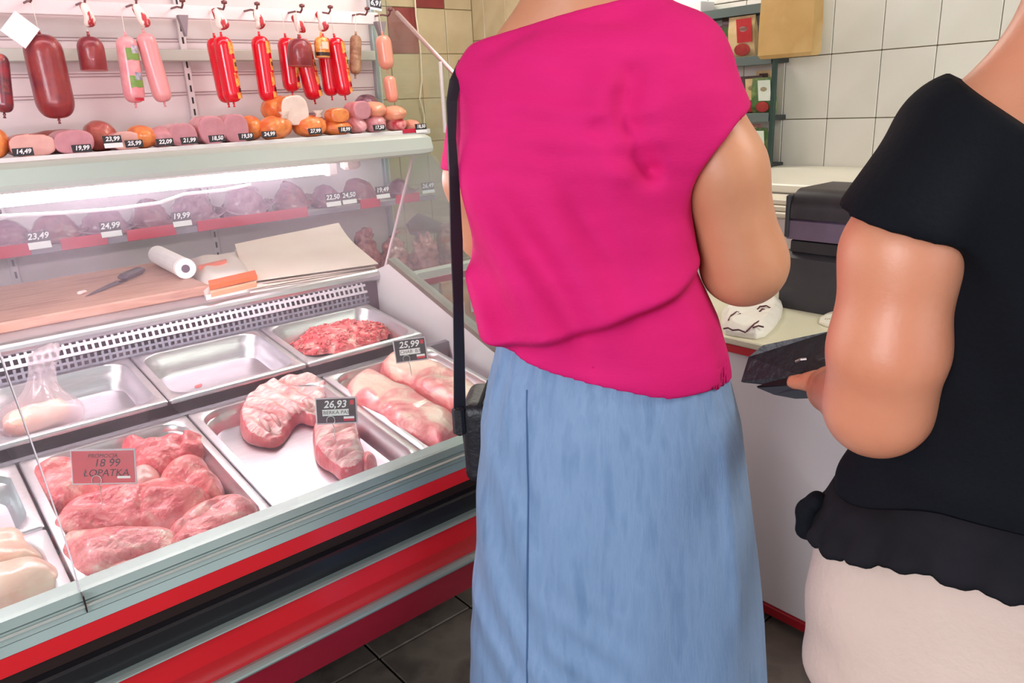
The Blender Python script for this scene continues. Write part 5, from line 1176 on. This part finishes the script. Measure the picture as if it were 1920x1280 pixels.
V, Q = sparse_net(body2, (-.34, -.20, .0), (.27, .42, 1.70), .0058); V = relax(V, Q, 1); link('body', vec_mesh(V, Q), mat('skin_pinkish', 'de9878', 'd68868', scale=7, rough=.42, sss=.2, bump=.05, bscale=120), man)
def shirt2(x, y, z):
    f = trunk2(x, y, z, 0)
    sl = cap(x, y, z, (-.095, -.040, 1.298), (-.130, -.108, 1.215), .064, .066); sl = smax(sl, 1.232-.28*(x+.130)-z, .005); f = smin(f, sl, .035)
    sl = cap(x, y, z, (.130, .0, 1.300), (.165, .015, 1.20), .058, .062); sl = smax(sl, 1.205-z, .005); f = smin(f, sl, .035)
    back = sstep(.03, -.05, y); f = f-back*.004*wob(x, y, z*.5, 42, 3)-back*.004*np.sin((x+.5*z)*60)*sstep(1.0, 1.15, z)*sstep(1.33, 1.2, z)*sstep(-.10, .0, x)
    f = f-.003*np.sin(z*80+x*14)*sstep(1.0, .93, z)*sstep(.80, .86, z)
    zn = np.interp(x, [-.30, -.106, -.086, -.054, -.030, .012, .060, .12, .14, .30], [1.60, 1.366, 1.352, 1.330, 1.314, 1.305, 1.320, 1.356, 1.366, 1.6]); zn = np.where(y > .03, zn-.02, zn)
    f = smax(f, z-zn, .004); zh = .832+.040*sstep(-.20, -.06, x)*sstep(.05, -.08, y)
    return smax(f, zh-z, .004)
def hollow2(x, y, z):
    f = shirt2(x, y, z); return smax(f, -smax(trunk2(x, y, z, -.009), z-.885, .003), .003)
BLKT = mat('black_jersey', '0e1016', '12141b', scale=7, rough=.85, spec=.15, bump=.12, bscale=170)
V, Q = sparse_net(hollow2, (-.26, -.22, .78), (.28, .22, 1.46), .0055); V = relax(V, Q, 2); link('black_top', vec_mesh(V, Q), BLKT, man)
# sheer ruffled hem band
def ring2(z, off):
    R = np.array(T2); x0, x1, yb, yf = [float(np.interp(z, R[:, 0], R[:, k])) for k in (1, 2, 3, 4)]
    xc, a, yc, b = (x0+x1)/2, (x1-x0)/2+off, (yf-yb)/2, (yf+yb)/2+off; out = []
    for t_ in np.linspace(0, 2*math.pi, 361)[:-1]:
        c, s = math.cos(t_), math.sin(t_); k = (abs(c)**2.4+abs(s)**2.4)**(-1/2.4); out.append((xc+a*k*c, yc+b*k*s, t_))
    return out
rows_ = []
for dz, off, wv in ((.062, .0030, 0), (.040, .0036, .0004), (.018, .0050, .001), (.005, .0070, .0025), (-.002, .0085, .0038)):
    rw = []
    for x, y, t_ in ring2(.826, off):
        zh = .832+.040*float(sstep(-.20, -.06, np.array(x))*sstep(.05, -.08, np.array(y))); sc = 1-.10*max(0, dz)/.06
        rw.append((.012+(x-.012)*sc+wv*math.cos(t_)*math.sin(30*t_), y*sc+wv*math.sin(t_)*math.sin(30*t_), zh+dz+.8*wv*math.sin(30*t_+1.2)+.3*wv*math.sin(73*t_)))
    rows_.append(rw)
o = MB().loft(rows_, cap=False).build('ruffled_hem', mat('sheer_charcoal', '19181d', '201e24', scale=20, rough=.9, spec=.2), man, smooth=True); md = o.modifiers.new('s', 'SOLIDIFY'); md.thickness = .002
bead = rows_[-1]; MB().tube(bead+[bead[0]], .0018, 6).build('hem_edge', BLKT, man)
def gath(x, y, z):
    return smin(smin(ell(x, y, z, (-.210, -.03, .828), (.014, .022, .020)), ell(x, y, z, (-.214, -.028, .848), (.012, .018, .014)), .01), ell(x, y, z, (-.202, -.03, .864), (.012, .018, .012)), .01)+.002*wob(x, y, z, 200, 3)
V, Q = sparse_net(gath, (-.25, -.07, .79), (-.17, .01, .90), .003); link('hem_gather', vec_mesh(V, Q), BLKT, man)
PT = [(.40, -.170, .195, .12, .12), (.574, -.180, .212, .135, .13), (.66, -.198, .226, .142, .14), (.73, -.210, .232, .140, .145), (.80, -.206, .228, .132, .145), (.85, -.196, .216, .126, .138), (.89, -.178, .196, .116, .13)]
def pants2(x, y, z):
    f = slabz(prof(x, y, z, PT, 2.3), z, .60, .895, .012)
    for s in (-1, 1):
        g = cap(x, y, z, (.012+s*.098, -.012, .66), (.012+s*.094, .0, .40), .105, .080); g = smin(g, cap(x, y, z, (.012+s*.094, .0, .40), (.012+s*.092, .0, .10), .080, .066), .03); f = smin(f, g, .035)
    f = f-.003*wob(x, y, z, 40, 4)-.004*np.sin((z-.5*x)*70)*sstep(.75, .6, z)*sstep(.40, .55, z)
    back = sstep(.02, -.06, y); f = f+back*.010*np.exp(-((z-.60-.9*np.abs(x+.06))/.014)**2)*np.exp(-((x+.06)/.06)**2)
    return smax(f, .085-z, .004)
V, Q = sparse_net(pants2, (-.25, -.21, .06), (.27, .20, .86), .0065); V = relax(V, Q, 1); link('cream_trousers', vec_mesh(V, Q), mat('cream_cotton', 'dfc9bd', 'd9c1b5', scale=6, rough=.8, bump=.15, bscale=120), man)
def hair2(x, y, z):
    f = ell(x, y, z, (.012, .022, 1.600), (.084, .102, .104)); f = smin(f, ell(x, y, z, (.012, -.03, 1.53), (.066, .05, .05)), .03); return smax(f, -ell(x, y, z, (.012, .12, 1.545), (.07, .08, .085)), .01)+.0015*np.sin(x*260)
V, Q = sparse_net(hair2, (-.10, -.11, 1.46), (.13, .14, 1.73), .006); link('hair', vec_mesh(V, Q), mat('dark_hair', '2c1f1b', '38281f', scale=40, rough=.5), man)
for s in (-1, 1):
    def shoe(x, y, z): return slabz(cap(x, y, z*1.2, (.01+s*.092, -.03, .03), (.01+s*.105, .15, .02), .046, .042), z, .0005, .075, .008)
    V, Q = sparse_net(shoe, (s*.1-.08, -.10, 0), (s*.1+.10, .22, .09), .006); link('shoe', vec_mesh(V, Q), BLE, man)
# wallet in the hand
wl = thing('wallet', 'open black leather wallet held in the hand', 'wallet', loc, rot)
def wpt(px, py, off):
    n_ = np.array([math.sin(AZ2), math.cos(AZ2), 0]); rh = np.array([n_[1], -n_[0], 0]); v = ray(px, py); t = (D2+off)/(n_@v); q = CAM+t*v
    return np.array([float((q-np.array([P2_[0], P2_[1], 0]))@rh), off, float(q[2])])
def leaf(name, pxs, th, m):
    A = [wpt(*p) for p in pxs]; nrm = np.cross(A[1]-A[0], A[2]-A[0]); nrm /= np.linalg.norm(nrm); nrm *= th
    return MB().loft([[a-nrm/2 for a in A], [a+nrm/2 for a in A]]).build(name, m, wl)
leaf('upper_leaf', [(1391, 716, .19), (1405, 670, .21), (1432, 648, .22), (1565, 620, .25), (1572, 700, .185), (1500, 704, .19), (1432, 720, .19)], .008, BLE)
leaf('inner_leaf', [(1420, 726, .186), (1500, 700, .192), (1575, 694, .182), (1575, 720, .170), (1500, 728, .178)], .006, mat('black_inner', '0c0c0f', rough=.5))
leaf('lower_leaf', [(1421, 727, .182), (1452, 740, .176), (1490, 747, .172), (1530, 746, .170), (1575, 738, .168), (1575, 716, .172), (1500, 722, .178)], .006, mat('dark_blue_leather', '262a34', rough=.4))
a, b = wpt(1492, 678, .182), wpt(1512, 673, .184); MB().tube([a, (a+b)/2+np.array([0, -.002, .002]), b], .0022, 6).build('snap', WIRE, wl)
